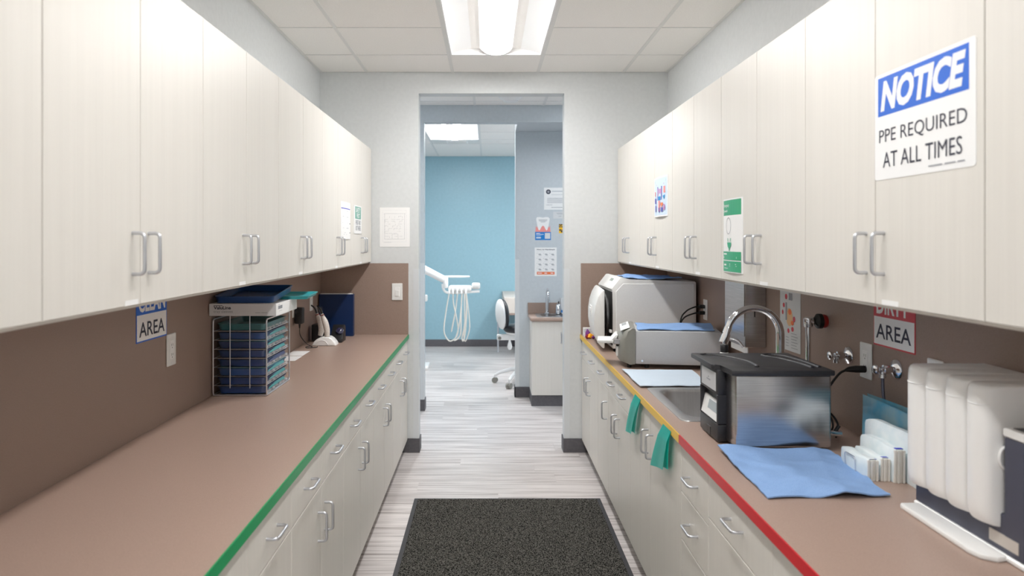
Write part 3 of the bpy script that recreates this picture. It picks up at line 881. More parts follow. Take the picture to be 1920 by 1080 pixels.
t = T('sleeve_box', (-1.04, 3.30, 1.1895), 'white cardboard box of tray sleeves on top of the wire rack', 'box')
bx0, bx1, by0, by1, bz0, bz1 = -1.186, -.902, 3.135, 3.475, 1.1898, 1.2415
t.part('carton', G().box(bx0, bx1, by0, by1, bz0, bz1, .001, 1), 'paper', smooth=0)
p = Print(t, (bx0, by0 - .0003, bz1), BU, BN, bx1 - bx0, bz1 - bz0, 'paper_g', thick=.0004, name='front_panel')
p.text('ValuLine', .019, .010, .092, .024, 'ink', bold=.03)
p.rects([(.019, .0065, .056, .009)], 'ink', 'maker_line')
p.text('tray sleeves', .019, .027, .100, .042, 'ink_g')
p.rects([(.196, .037, .218, .039), (.222, .037, .248, .039)], 'ink_g', 'fine_print')
p2 = Print(t, (bx1 + .0003, by0, bz1), LU, LN, by1 - by0, bz1 - bz0, 'paper', thick=.0004, name='end_panel')
p2.rects([(.03, .012, .095, .026)], 'ink_g', 'print'); p2.rects([(.03, .006, .06, .009), (.04, .034, .09, .036)], 'ink_l', 'fine_print')
o = add('instrument_tray', tray_mesh(.26, .36, .030, 'navy2'), None, None, (-1.050, 3.330, 1.2562), (.078, 0, .03))
tag(o, 'empty navy tray lying open on the sleeve box', 'tray')
o = add('instrument_tray', tray_mesh(.20, .31, .015, 'teal'), None, None, (-.932, 3.515, 1.2420), (0, 0, .08))
tag(o, 'turquoise tray sticking out from under the navy tray', 'tray')

# ------------------------------------------------------------------ handpieces, binder, adapter, cards
YW = 4.72
t = T('wand_holder', (-1.03, YW, CTZ), 'white arched charging stand holding two sleeved wands', 'charging stand')
prof = [(-1.120, CTZ + .0008), (-1.106, .866), (-1.085, .886), (-1.05, .897), (-1.01, .897), (-.99, .884), (-.972, .862), (-.963, CTZ + .0008)]
g = G(); g.prism(prof, 'y', YW - .05, YW + .05, .006, 2)
t.part('stand', g, 'white_b', smooth=50)
g = G(); g.tube([(-1.10, YW - .0505, .848), (-1.083, YW - .0505, .868), (-1.055, YW - .0505, .878), (-1.03, YW - .0505, .872), (-1.012, YW - .0505, .848)], .003, 6)
t.part('arch_trim', g, 'grey_p', smooth=50)
def wand(pts, tip, label, ring_y):
    t = T('curing_wand', pts[0], label, 'dental wand', 'sleeved wands in the white stand')
    P_ = smooth_path(pts, 5); n = len(P_)
    rr = [.0155 + .0045 * math.sin(math.pi * min(1, i / (n * .75))) - .008 * max(0, (i / n - .6)) / .4 for i in range(n)]
    t.part('handle', G().tube(P_, rr, 12), 'wand', smooth=60)
    top = P_[-1]; tp = Vector(tip)
    t.part('red_tie', G().lathe([(.011, -.003), (.014, 0), (.011, .003)], P_[-3], (P_[-1] - P_[-3]), 12), 'knob_red', smooth=60)
    mid = top.lerp(tp, .55) + Vector((.006, 0, .004))
    t.part('light_tip', G().tube(smooth_path([top, mid, tp], 5), [.0075 - .0003 * i for i in range(11)], 8), 'black', smooth=60)
    e = top + (top - P_[-4]).normalized() * .045
    t.part('clear_sleeve', G().tube([top, top.lerp(e, .5), e], [.010, .013, .016], 10, cap=False), 'film', smooth=60)
YA, YZ = YW + .025, YW - .025
wand([(-1.080, YA, .8985), (-1.072, YA, .94), (-1.078, YA, .985), (-1.093, YA, 1.02), (-1.101, YA, 1.042)], (-1.138, YA, 1.094), 'sleeved speckled wand on the left of the white stand', 0)
wand([(-1.024, YZ, .8985), (-1.026, YZ, .94), (-1.036, YZ, .985), (-1.050, YZ, 1.02), (-1.058, YZ, 1.044)], (-1.090, YZ, 1.096), 'sleeved speckled wand on the right of the white stand', 0)
t = T('small_case', (-1.11, 4.90, CTZ), 'small black box standing behind the sleeved wands', 'box')
t.part('case', G().box(-1.165, -1.075, 4.86, 4.95, CTZ + .0008, .955, .006, 2), 'black')
t.part('lid_line', G().box(-1.166, -1.074, 4.859, 4.951, .925, .927), 'rubber', smooth=0)
t = T('goggle_case', (-.985, 4.88, CTZ), 'black tilted case with a glossy violet lens beside the wands', 'case')
g = G(); g.prism([(4.82, CTZ + .0008), (4.95, CTZ + .0008), (4.95, .93), (4.93, .95), (4.82, .865)], 'x', -1.035, -.955, .004, 2)
t.part('case', g, 'black')
g = G(); g.lathe([(.026, 0), (.024, .008), (.015, .014), (.004, .017)], (-.978, 4.866, .912), (0.2, -.75, .65), 18)
t.part('lens', g, base_mat('violet_lens', rgb(40, 40, 70), .06, coat=.8))
t = T('binder', (-1.06, 5.2, CTZ), 'navy blue binder leaning against the brown doorway wall panel', 'binder')
t.part('cover', G().box(-1.180, -.946, 5.150, 5.154, CTZ + .0008, 1.135, .0012, 1), 'binder')
t.part('cover', G().box(-1.180, -.946, 5.195, 5.199, CTZ + .0008, 1.135, .0012, 1), 'binder')
t.part('spine', G().box(-.946, -.941, 5.150, 5.199, CTZ + .0008, 1.135, .0015, 1), 'binder')
t.part('pages', G().box(-1.174, -.951, 5.1545, 5.1945, CTZ + .004, 1.139, 0), 'paper', smooth=0)
t = T('power_adapter', (WL + .03, 4.53, .98), 'black power adapter with cord in the wall outlet behind the rack', 'power adapter')
t.part('plug_block', G().box(WL + .009, WL + .058, 4.495, 4.555, 1.000, 1.100, .008, 2), 'black')
t.part('strain_relief', G().cyl((WL + .034, 4.525, 1.0), (WL + .034, 4.525, .972), .007, .004, 10), 'rubber')
pts = smooth_path([(WL + .034, 4.525, .975), (WL + .036, 4.53, .93), (WL + .06, 4.56, .88), (WL + .09, 4.60, .848), (WL + .075, 4.65, .8445), (WL + .05, 4.62, .8445), (WL + .07, 4.57, .8445), (WL + .12, 4.60, .8445), (-1.075, 4.650, .8445)], 8)
t.part('cord', G().tube(pts, .0025, 6), 'rubber', smooth=60)
single('paper_card', G().box(-1.176, -1.075, 4.275, 4.45, CTZ + .0006, CTZ + .0016), 'paper', (-1.12, 4.36, CTZ), 'white card lying on the counter behind the wire rack, farther one', 'card', 'cards on the counter')
single('paper_card', G().box(-1.176, -1.072, 4.09, 4.255, CTZ + .0006, CTZ + .0016), 'paper', (-1.12, 4.17, CTZ), 'white card lying on the counter behind the wire rack, nearer one', 'card', 'cards on the counter')

# ------------------------------------------------------------------ sink and faucet
t = T('sink', (.968, 3.03, CTZ), 'stainless steel drop-in sink in the brown counter', 'sink')
cx, cy = (SX0 + SX1) / 2, (SY0 + SY1) / 2
bcx, bw = .940, .350
L = []
for (c0, w, h, z, r) in ((cx, SX1 - SX0 + .03, SY1 - SY0 + .03, CTZ + .0006, .03), (cx, SX1 - SX0 + .028, SY1 - SY0 + .028, CTZ + .0040, .03),
                         (cx, SX1 - SX0 + .012, SY1 - SY0 + .012, CTZ + .0052, .026), (bcx, bw + .03, .535, CTZ + .0045, .06), (bcx, bw + .008, .508, CTZ + .003, .06),
                         (bcx, bw, .50, CTZ - .006, .06), (bcx, bw - .02, .48, CTZ - .13, .06), (bcx, bw - .05, .45, CTZ - .158, .06), (bcx, bw - .1, .40, CTZ - .165, .05), (bcx, .08, .08, CTZ - .168, .039)):
    L.append([(x, y, z) for x, y in rrect(c0, cy, w, h, r, 6)])
g = G(); g.loops(L, False, True)
t.part('basin', g, 'sink', smooth=60)
t.part('drain', G().lathe([(.042, .0), (.042, .003), (.034, .004), (.03, .001)], (bcx, cy, CTZ - .168)), 'chrome')
FX, FY = 1.178, 2.965
t = T('faucet', (FX, FY, CTZ + .005), 'chrome gooseneck pull-down faucet behind the ultrasonic cleaner', 'faucet')
t.part('base', G().lathe([(.028, 0), (.028, .008), (.021, .016), (.0195, .06), (.018, .07)], (FX, FY, CTZ + .0055)), 'chrome', smooth=50)
R_ = .104; zc = 1.134
ud = Vector((-1, .06, 0)).normalized()
ctr = Vector((FX, FY, zc)) + ud * R_
path = [Vector((FX, FY, .90)), Vector((FX, FY, 1.0))] + arc(ctr, R_, math.pi, math.pi - math.radians(166), 22, ud, (0, 0, 1))
t.part('spout', G().tube(path, [.0175] * 2 + [.0172 - .0035 * min(1, i / 8) for i in range(23)], 16), 'chrome', smooth=60)
e = path[-1]; dr = (path[-1] - path[-2]).normalized()
t.part('spray_head', G().lathe([(.0142, -.004), (.0158, .004), (.0165, .03), (.0195, .062), (.0185, .068), (.012, .069)], e, dr), 'chrome', smooth=50)
t.part('spray_button', G().box(e.x - .024, e.x - .014, e.y - .006, e.y + .006, e.z - .035, e.z - .018, .002, 1), 'black')
t.part('lever', G().tube([(FX + .018, FY + .01, .935), (FX + .04, FY + .02, .945), (FX + .055, FY + .06, .975)], [.008, .006, .005], 8), 'chrome', smooth=60)
# pump with arched spout next to it
t = T('soap_dispenser', (1.075, 3.245, CTZ + .005), 'small chrome arched dispenser with black collar beyond the faucet', 'dispenser')
t.part('bottle', G().lathe([(.030, 0), (.032, .01), (.032, .12), (.026, .15), (.014, .165)], (1.075, 3.345, CTZ + .0008)), 'white_p', smooth=50)
t.part('collar', G().lathe([(.016, .16), (.018, .175), (.018, .195), (.012, .2)], (1.075, 3.345, CTZ)), 'black', smooth=50)
pth = smooth_path([(1.075, 3.345, 1.035), (1.078, 3.34, 1.055), (1.10, 3.335, 1.068), (1.13, 3.325, 1.058), (1.15, 3.315, 1.030)], 6)
t.part('spout', G().tube(pth, .006, 10), 'chrome', smooth=60)

# ------------------------------------------------------------------ paper towel dispenser, poster, eyewash pipe, valves
t = T('paper_towel_dispenser', (1.228, 3.515, 1.02), 'stainless paper towel dispenser mounted on the wall under the cabinets', 'dispenser')
t.part('cabinet', G().box(1.180, WR - .0003, 3.374, 3.655, 1.02, 1.343, .003, 1), 'steel', smooth=0)
t.part('front_door', G().box(1.1765, 1.180, 3.378, 3.651, 1.07, 1.340, .0015, 1), 'steel', smooth=0)
t.part('sight_slot', G().box(1.222, 1.226, 3.3732, 3.375, 1.16, 1.215), 'dark', smooth=0)
t.part('lock', G().cyl((1.1765, 3.56, 1.325), (1.172, 3.56, 1.325), .010, n=14), base_mat('brass_lock', rgb(150, 112, 70), .35, 1.0))
t.part('towel_tongue', G().box(1.20, 1.203, 3.40, 3.63, .985, 1.021), 'paper', smooth=0)

t = T('handwash_poster', (WR, 3.108, 1.045), 'curled printed poster with red and orange pictures behind the faucet', 'poster')
p = Print(t, (WR - .0006, 3.213, 1.338), RU, RN, .21, .292, 'paper_g', curve=.004)
p.rects([(.02, .012, .1, .015), (.04, .024, .17, .028), (.05, .032, .14, .035)], 'sred', 'title')
p.poly([ring(.075, .066, .014, .012), ring(.048, .104, .012, .010), ring(.035, .135, .010, .010), ring(.155, .155, .011, .012), ring(.14, .198, .012, .010), ring(.10, .208, .011, .010)], 'sred', 'picture')
p.poly([ring(.11, .150, .032, .038)], base_mat('poster_peach', rgb(226, 186, 140), .6), 'picture')
p.poly([ring(.115, .128, .016, .012), ring(.14, .172, .014, .01)], 'orange', 'picture')
p.rects([(.105, .048, .14, .078)], 'ink_g', 'picture'); p.rects([(.07, .09, .088, .165)], 'ink_g', 'picture')
p.rects([(.13, .215 + .012 * k, .13 + .05 + .01 * (k % 2), .217 + .012 * k) for k in range(6)] + [(.075, .235 + .012 * k, .105, .237 + .012 * k) for k in range(4)], 'ink_g', 'text_line')

EY, EZ = 2.765, 1.208
t = T('eyewash_pipe', (1.205, EY, .9), 'chrome pipe with black and red knob on the wall beside the faucet', 'pipe')
t.part('flange', G().cyl((WR - .0003, EY, EZ), (WR - .006, EY, EZ), .022, n=18), 'chrome')
t.part('red_knob', G().lathe([(.010, 0), (.024, .002), (.026, .010), (.022, .018)], (WR - .006, EY, EZ), (-1, 0, 0), 18), 'knob_red', smooth=50)
t.part('black_knob', G().lathe([(.020, 0), (.028, .003), (.028, .018), (.020, .024), (.013, .030), (.013, .036)], (WR - .022, EY, EZ), (-1, 0, 0), 20), 'rubber', smooth=40)
t.part('elbow', G().lathe([(.013, 0), (.0155, .002), (.0155, .028), (.013, .031)], (WR - .056, EY, EZ), (-1, 0, 0), 18), 'chrome', smooth=40)
t.part('elbow_cap', G().lathe([(.0160, 0), (.0165, -.004), (.0165, -.028), (.015, -.034)], (1.2035, EY, EZ + .012), (0, 0, 1), 18), 'chrome', smooth=40)
t.part('tube', G().cyl((1.2035, EY, EZ - .015), (1.2035, EY, CTZ + .0008), .0095, n=16), 'chrome', smooth=60)

def valve(y, z, label, hose):
    t = T('stop_valve', (1.22, y, z - .03), label, 'valve', 'chrome stop valves on the splash')
    t.part('escutcheon', G().lathe([(.033, 0), (.033, .002), (.028, .008), (.015, .012), (.012, .014)], (WR - .0003, y, z), (-1, 0, 0), 24), 'chrome', smooth=50)
    t.part('stem', G().lathe([(.010, 0), (.010, .012), (.014, .013), (.014, .028), (.009, .029), (.009, .036)], (WR - .013, y, z), (-1, 0, 0), 12), 'chrome', smooth=40)
    t.part('outlet_neck', G().lathe([(.0075, 0), (.0075, -.014), (.010, -.015), (.010, -.026)], (WR - .044, y, z), (0, 0, 1), 12), 'chrome', smooth=40)
    g = G(); g.lathe([(.004, 0), (.004, .008), (.011, .009), (.015, .014), (.015, .020), (.010, .024)], (WR - .049, y, z), (-1, 0, 0), 16)
    t.part('oval_handle', g, 'chrome', smooth=50)
    if hose:
        t.part('braided_hose', G().tube(smooth_path([(WR - .044, y, z - .024), (WR - .044, y - .003, z - .07), (WR - .043, y - .012, z - .14), (WR - .045, y - .012, CTZ + .004)], 6), .0050, 8), base_mat('braid', rgb(110, 112, 128), .35, .8), smooth=60)
valve(2.606, 1.104, 'chrome stop valve without hose, between eyewash pipe and outlet', False)
valve(2.300, 1.108, 'chrome stop valve with braided hose, below the DIRTY AREA sign', True)

# ------------------------------------------------------------------ autoclave
AY0, AY1 = 4.42, 4.955
t = T('autoclave', (.98, 4.69, CTZ), 'large white tabletop autoclave with curved door ajar', 'autoclave')
for x in (.78, 1.20):
    for yy in (AY0 + .05, AY1 - .05):
        t.part('foot', G().cyl((x, yy, CTZ + .0006), (x, yy, .862), .018, n=14), 'rubber')
prof = [(.752, .861), (1.252, .861), (1.252, 1.258), (1.242, 1.2675), (.852, 1.274), (.812, 1.288), (.796, 1.288), (.742, 1.219), (.752, 1.205)]
g = G(); g.prism(prof, 'y', AY0, AY1, .004, 2)
t.part('body', g, 'white_p', smooth=30)
g = G(); g.prism([(.770, .875), (1.240, .875), (1.240, 1.252), (.812, 1.252), (.770, 1.205)], 'y', AY0 - .0035, AY0 + .001, .002, 1)
t.part('side_panel', g, 'grey_p', smooth=0)
t.part('chamber_shade_plate', G().box(.7495, .753, AY0 + .010, AY1 - .02, .880, 1.200), 'dark', smooth=0)  # dark plate stands for the shade inside the open chamber
t.part('chamber_ring', G().lathe([(.15, 0), (.15, .014), (.125, .014), (.12, .001)], (.7495, (AY0 + AY1) / 2, 1.03), (-1, 0, 0), 32), 'steel', smooth=40)
for zz in (.90, .955):
    t.part('latch', G().box(.735, .7495, AY0 + .012, AY0 + .05, zz, zz + .018, .002, 1), 'grey_p')
# control strip on the sloping hood
hp = Vector((.769, 0, 1.2535)); hd = (Vector((.796, 0, 1.288)) - Vector((.742, 0, 1.219))).normalized(); hn = Vector((-hd.z, 0, hd.x))
def hood(y0, y1, a0, a1, h):
    g = G(); L = []
    for hh in (0.0002, h):
        L.append([hp + hd * a + hn * hh + Vector((0, y, 0)) for a, y in ((a0, y0), (a1, y0), (a1, y1), (a0, y1))])
    return g.loops(L)
cp = t.part('control_panel', hood(4.46, 4.75, -.034, .034, .0015), 'white_b', smooth=0)
t.part('display', hood(4.565, 4.665, .006, .026, .0022), 'lcd', cp, smooth=0)
for i in range(4):
    t.part('button', hood(4.50 + .05 * i, 4.535 + .05 * i, -.026, -.008, .0024), 'grey_p', cp, smooth=0)
# door, hinged on the far side and slightly ajar
dpts = [(.740, 1.214), (.722, 1.210), (.700, 1.172), (.683, 1.12), (.676, 1.06), (.676, 1.00), (.684, .94), (.700, .895), (.724, .866), (.740, .861)]
ang = -math.atan2(.037, AY1 - AY0)
g = G(); g.prism(dpts, 'y', AY0, AY1, .007, 2)
g.box(.672, .680, AY0 + .20, AY0 + .33, 1.03, 1.10, .003, 1)
bmesh.ops.rotate(g.bm, verts=g.bm.verts, cent=(.745, AY1, 1.0), matrix=Matrix.Rotation(ang, 3, 'Z'))
dr_ = t.part('door', g, 'white_p', smooth=40)
g = G(); g.box(.6685, .673, AY0 + .225, AY0 + .305, 1.065, 1.085, .001, 1)
bmesh.ops.rotate(g.bm, verts=g.bm.verts, cent=(.745, AY1, 1.0), matrix=Matrix.Rotation(ang, 3, 'Z'))
t.part('handle_recess', g, 'grey_p', dr_)
towel('towel', [(.862, 4.47), (1.175, 4.45), (1.15, 4.90), (.862, 4.90)], 1.2755, 'towel', (1.0, 4.7, 1.28), 'blue folded towel on top of the white autoclave', .010, 4)

# its cord and the sterilizer's, both parented to the autoclave
def cord_geo(k, zz):
    gp = G().box(WR - .040, WR - .0085, 4.296, 4.324, zz - .010, zz + .010, .003, 1)
    gc = G().tube(smooth_path([(WR - .038, 4.31, zz), (WR - .07, 4.31, zz - .004), (WR - .115 - .01 * k, 4.32, zz - .03), (WR - .14, 4.345 + .012 * k, zz - .09), (WR - .145, 4.36 + .025 * k, CTZ + .006)], 7), .0042, 8)
    return gp, gc
gp, gc = cord_geo(0, 1.124)
cd = t.part('power_cord', gc, 'rubber', smooth=60); t.part('plug', gp, 'rubber', cd)
gp, gc = cord_geo(1, 1.088)
cd = t.part('power_cord', gc, 'rubber', smooth=60); t.part('plug', gp, 'rubber', cd)

# ------------------------------------------------------------------ cassette sterilizer (turned a little)
t = T('cassette_sterilizer', (.772, 3.848, CTZ), 'flat grey cassette sterilizer with taupe front beside the sink', 'sterilizer')
SLEN, SW, SH0, SH1 = .435, .355, .024, .198
def lp(name, g, mat, parent=None, smooth=35):     # parts in the unit's own axes
    me = g.mesh(name, (0, 0, 0), smooth)
    return add(name, me, M[mat], parent or t.o)
g = G(); g.box(0, SLEN, 0, SW, SH0, SH1, .006, 2)
body = lp('body', g, 'silver_p')
g = G()
fp = [(0, SH0), (0, SH1 + .008), (-.028, SH1 + .012), (-.075, SH1 - .006), (-.098, SH1 - .045), (-.100, SH0 + .03), (-.088, SH0 + .006), (-.05, SH0 - .004)]
Lf = []
for yy, sc_ in ((-.001, .50), (.006, .60), (.03, .74), (.07, .87), (.12, .96), (.178, 1.0), (.235, .96), (.285, .87), (.325, .74), (.349, .60), (.356, .50)):
    Lf.append([(x * sc_, yy, z if x < -.001 else z) for x, z in fp])
g.loops(Lf)
front = lp('front_housing', g, 'taupe', smooth=40)
def slope(y0, y1, a, b, h):
    p0, p1 = Vector((-.028, 0, SH1 + .0125)), Vector((-.075, 0, SH1 - .0055))
    n_ = Vector((-(p1 - p0).z, 0, (p1 - p0).x)).normalized(); n_ = n_ if n_.z > 0 else -n_
    q0, q1 = p0.lerp(p1, a), p0.lerp(p1, b)
    g = G(); L = []
    for hh in (0, h): L.append([q + n_ * hh + Vector((0, y, 0)) for q, y in ((q0, y0), (q1, y0), (q1, y1), (q0, y1))])
    return g.loops(L)
kp = lp('key_panel', slope(.03, .33, 0, 1, .002), 'grey_p', smooth=0)
lp('display', slope(.20, .31, .25, .75, .003), 'lcd2', kp, smooth=0)
lp('button_row', slope(.06, .16, .35, .65, .003), 'white_b', kp, smooth=0)
cas = lp('cassette', G().box(-.112, -.04, .05, .30, .118, .146, .003, 1), 'steel', smooth=0)
g = G(); g.box(-.198, -.10, .085, .265, .118, .134, .004, 2)
hd_ = lp('cassette_handle', g, 'white_p', cas)
lp('handle_slot', G().box(-.172, -.125, .12, .235, .1335, .1346), 'grey_p', hd_, smooth=0)
g = G(); g.prism([(-.125, .134), (-.100, .134), (-.088, .162), (-.100, .164)], 'y', .09, .26, .002, 1)
lp('handle_back', g, 'white_p', cas)
lp('drain_cover', G().box(-.098, -.075, .075, .15, .052, .104, .003, 1), 'white_p')
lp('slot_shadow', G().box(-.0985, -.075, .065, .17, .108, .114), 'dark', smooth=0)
lp('side_screw', G().cyl((.035, .001, .042), (.035, -.003, .042), .0055, n=12), 'chrome')
for x in (-.03, .06, SLEN - .04):
    for yy in (.04, SW - .04):
        lp('foot', G().cyl((x, yy, .0006), (x, yy, SH0 + .001), .012, n=12), 'rubber')
t.o.rotation_euler = (0, 0, math.radians(-9))
rm = Matrix.Rotation(math.radians(-9), 3, 'Z')
cw = [(Vector((.772, 3.848, 0)) + rm @ Vector((a, b, 0)))[:2] for a, b in ((.012, .012), (.405, .030), (.425, .33), (.012, .31))]
towel('towel', cw, CTZ + SH1 + .0008, 'towel', (.97, 3.98, CTZ + SH1 + .01), 'blue towel spread over the top of the grey sterilizer', .008, 9)

towel('towel', [(.690, 3.345), (1.010, 3.350), (1.040, 3.745), (.690, 3.775)], CTZ + .006, 'towel_l', (.86, 3.55, CTZ), 'pale blue towel lying flat between sterilizer and sink', .003, 2)
towel('towel', [(.724, 1.905), (1.050, 1.915), (1.068, 2.315), (.730, 2.345)], CTZ + .0006, 'towel', (.89, 2.12, CTZ), 'bright blue towel lying in front of the ultrasonic cleaner', .013, 6, 48,
      fold=lambda u, v: .010 * math.exp(-((1 - v) / .10) ** 2) * (.5 + .5 * math.sin(9 * u + 1)) + .004 * math.exp(-((u - .62 - .25 * v) / .05) ** 2) + .004 * math.exp(-((v - .18 - .15 * u) / .05) ** 2))

# small packets in the far corner
t = T('foil_packet', (.69, 5.05, CTZ), 'crumpled purple and yellow foil packet at the far counter corner', 'packet')
rq = random.Random(2)
for k, (mm, x0, x1, y0, z1) in enumerate((('purple', .668, .705, 5.06, .898), ('amber', .672, .725, 5.02, .875), ('knob_red', .664, .690, 5.01, .868), ('purple', .70, .73, 5.0, .862))):
    g = G(); g.lathe([(.004, 0), ((x1 - x0) * .5, .010), ((x1 - x0) * .45, (z1 - CTZ) * .6), (.003, z1 - CTZ)], ((x0 + x1) / 2, y0, CTZ + .0006), n=7)
    for v in g.bm.verts: v.co += Vector((rq.uniform(-.004, .004), rq.uniform(-.004, .004), rq.uniform(0, .004)))
    t.part('foil_fold', g, mm, smooth=0)
t = T('small_carton', (.715, 5.17, CTZ), 'small white carton behind the foil packet', 'box')
t.part('carton', G().box(.672, .755, 5.13, 5.20, CTZ + .0006, .898, .001, 1), 'paper', smooth=0)
t.part('flap', G().box(.672, .755, 5.128, 5.1295, .87, .899), 'paper_g', smooth=0)

# ------------------------------------------------------------------ ultrasonic cleaner
t = T('ultrasonic_cleaner', (.93, 2.52, CTZ), 'stainless ultrasonic cleaner with black lid beside the sink', 'ultrasonic cleaner')
UX0, UX1, UY0, UY1 = .7885, 1.094, 2.340, 2.690
for x in (UX0 + .03, UX1 - .03):
    for yy in (UY0 + .03, UY1 - .03):
        t.part('foot', G().cyl((x, yy, CTZ + .0066), (x, yy, .852), .014, n=12), 'rubber')
t.part('tank', G().box(UX0, UX1, UY0, UY1, .850, 1.084, .008, 3), 'steel')
lidp = [(.772, 2.330), (1.101, 2.330), (1.101, 2.70), (.745, 2.70), (.745, 2.455), (.752, 2.445), (.772, 2.440)]
g = G(); g.prism(lidp, 'z', 1.082, 1.099, .004, 2)
lid = t.part('lid', g, 'charcoal', smooth=40)
def lid_ridge(pts):
    return G().tube(smooth_path(pts, 7), .0065, 8)
t.part('grip_ridge', lid_ridge([(.770, 2.655, 1.098), (.800, 2.66, 1.098), (.850, 2.60, 1.098), (.885, 2.50, 1.098), (.885, 2.42, 1.098), (.872, 2.39, 1.098)]), 'charcoal', lid, smooth=60)
t.part('grip_ridge', lid_ridge([(1.00, 2.655, 1.098), (.985, 2.64, 1.098), (.99, 2.61, 1.098), (1.02, 2.56, 1.098), (1.045, 2.46, 1.098), (1.052, 2.385, 1.098)]), 'charcoal', lid, smooth=60)
t.part('grip_ridge', lid_ridge([(1.00, 2.658, 1.098), (1.03, 2.655, 1.098), (1.06, 2.60, 1.098), (1.075, 2.50, 1.098), (1.078, 2.39, 1.098)]), 'charcoal', lid, smooth=60)
t.part('grip_shade_patch', G().prism([(.985, 2.645), (1.01, 2.655), (1.045, 2.63), (1.065, 2.52), (1.07, 2.40), (1.058, 2.40), (1.035, 2.53), (1.0, 2.60)], 'z', 1.0985, 1.0996), 'black', lid, smooth=0)  # shade of the grip hollows, laid on as flat black patches
t.part('grip_shade_patch', G().prism([(.765, 2.668), (.80, 2.668), (.82, 2.645), (.80, 2.63), (.77, 2.635)], 'z', 1.0985, 1.0996), 'black', lid, smooth=0)
# control column on the aisle side
CX0, CX1, CY0, CY1 = .757, .789, 2.425, 2.625
col_ = t.part('control_column', G().box(CX0, CX1, CY0, CY1, 1.000, 1.0825, .005, 2), 'charcoal')
t.part('column_back', G().box(.778, CX1, CY0 + .002, CY1, .905, 1.002, .002, 1), 'black', smooth=0)
t.part('column_cheek', G().box(CX0, CX1, CY0, CY0 + .014, .903, 1.0015, .003, 1), 'charcoal')
t.part('column_cheek', G().box(CX0, CX1, CY1 - .008, CY1, .903, 1.0015, .003, 1), 'charcoal')
base_ = t.part('column_base', G().box(CX0, CX1, CY0, CY1, .847, .9035, .005, 2), 'charcoal')
t.part('base_latch', G().box(CX0 - .0015, CX0 + .002, 2.50, 2.54, .850, .880, .001, 1), 'black', base_)
t.part('column_fill', G().box(.786, .80, CY0 - .035, CY1, .852, 1.0825, .006, 2), 'charcoal')
lab = t.part('brand_plate', G().box(CX0 - .0012, CX0 + .002, 2.442, 2.600, 1.010, 1.072, .001, 1), 'silver_p', smooth=0)
g = G(); g.loops([[Vector((CX0 - .002, y, z)) for y, z in ((2.520, 1.050), (2.514, 1.044), (2.526, 1.044))], [Vector((CX0 - .0014, y, z)) for y, z in ((2.520, 1.050), (2.514, 1.044), (2.526, 1.044))]])
g.box(CX0 - .0018, CX0 - .001, 2.500, 2.540, 1.036, 1.040)
t.part('brand_mark', g, 'ink_g', lab, smooth=0)
g = G(); g.prism([(.7785, .905), (.7585, .909), (.7735, .972), (.7785, .972)], 'y', CY0 + .0145, CY1 - .0085)
dp = t.part('display_panel', g, 'grey_p', smooth=0)
g = G()
a_, b_ = Vector((.7585, 0, .909)), Vector((.7735, 0, .972)); nn = Vector((-(b_ - a_).z, 0, (b_ - a_).x)).normalized()
nn = nn if nn.x < 0 else -nn
q0, q1 = a_.lerp(b_, .38), a_.lerp(b_, .85)
g.loops([[q + nn * h + Vector((0, y, 0)) for q, y in ((q0, 2.455), (q1, 2.455), (q1, 2.555), (q0, 2.555))] for h in (0, .0012)])
t.part('display', g, 'lcd2', dp, smooth=0)
t.part('drain_valve', G().tube([(UX1 - .005, 2.40, .885), (UX1 + .04, 2.40, .882), (UX1 + .058, 2.40, .882)], [.009, .010, .010], 12), 'chrome', smooth=50)
t.part('drain_handle', G().cyl((UX1 + .035, 2.40, .885), (UX1 + .052, 2.40, .908), .006, n=10), 'black')
g = G(); g.tube(smooth_path([(UX1 - .002, 2.55, .93), (UX1 + .03, 2.52, .945), (UX1 + .05, 2.47, .93), (UX1 + .055, 2.45, .89), (UX1 + .04, 2.47, .86), (UX1 + .02, 2.50, .87), (UX1 + .03, 2.52, .91), (UX1 + .06, 2.50, .93), (UX1 + .075, 2.46, .90), (UX1 + .07, 2.46, .852)], 6), .0035, 7)
t.part('cable_coil', g, 'rubber', smooth=60)
cd_plug = t.part('plug', G().tube([(WR - .0085, 2.478, 1.078), (WR - .040, 2.478, 1.078), (WR - .062, 2.478, 1.077), (WR - .074, 2.478, 1.074)], [.012, .012, .009, .005], 10), 'rubber', smooth=50)
t.part('power_cord', G().tube(smooth_path([(WR - .072, 2.478, 1.075), (WR - .095, 2.478, 1.062), (WR - .125, 2.482, 1.02), (WR - .155, 2.49, .96), (WR - .175, 2.50, .93), (UX1 + .001, 2.51, .92)], 7), .0042, 8), 'rubber', smooth=60)

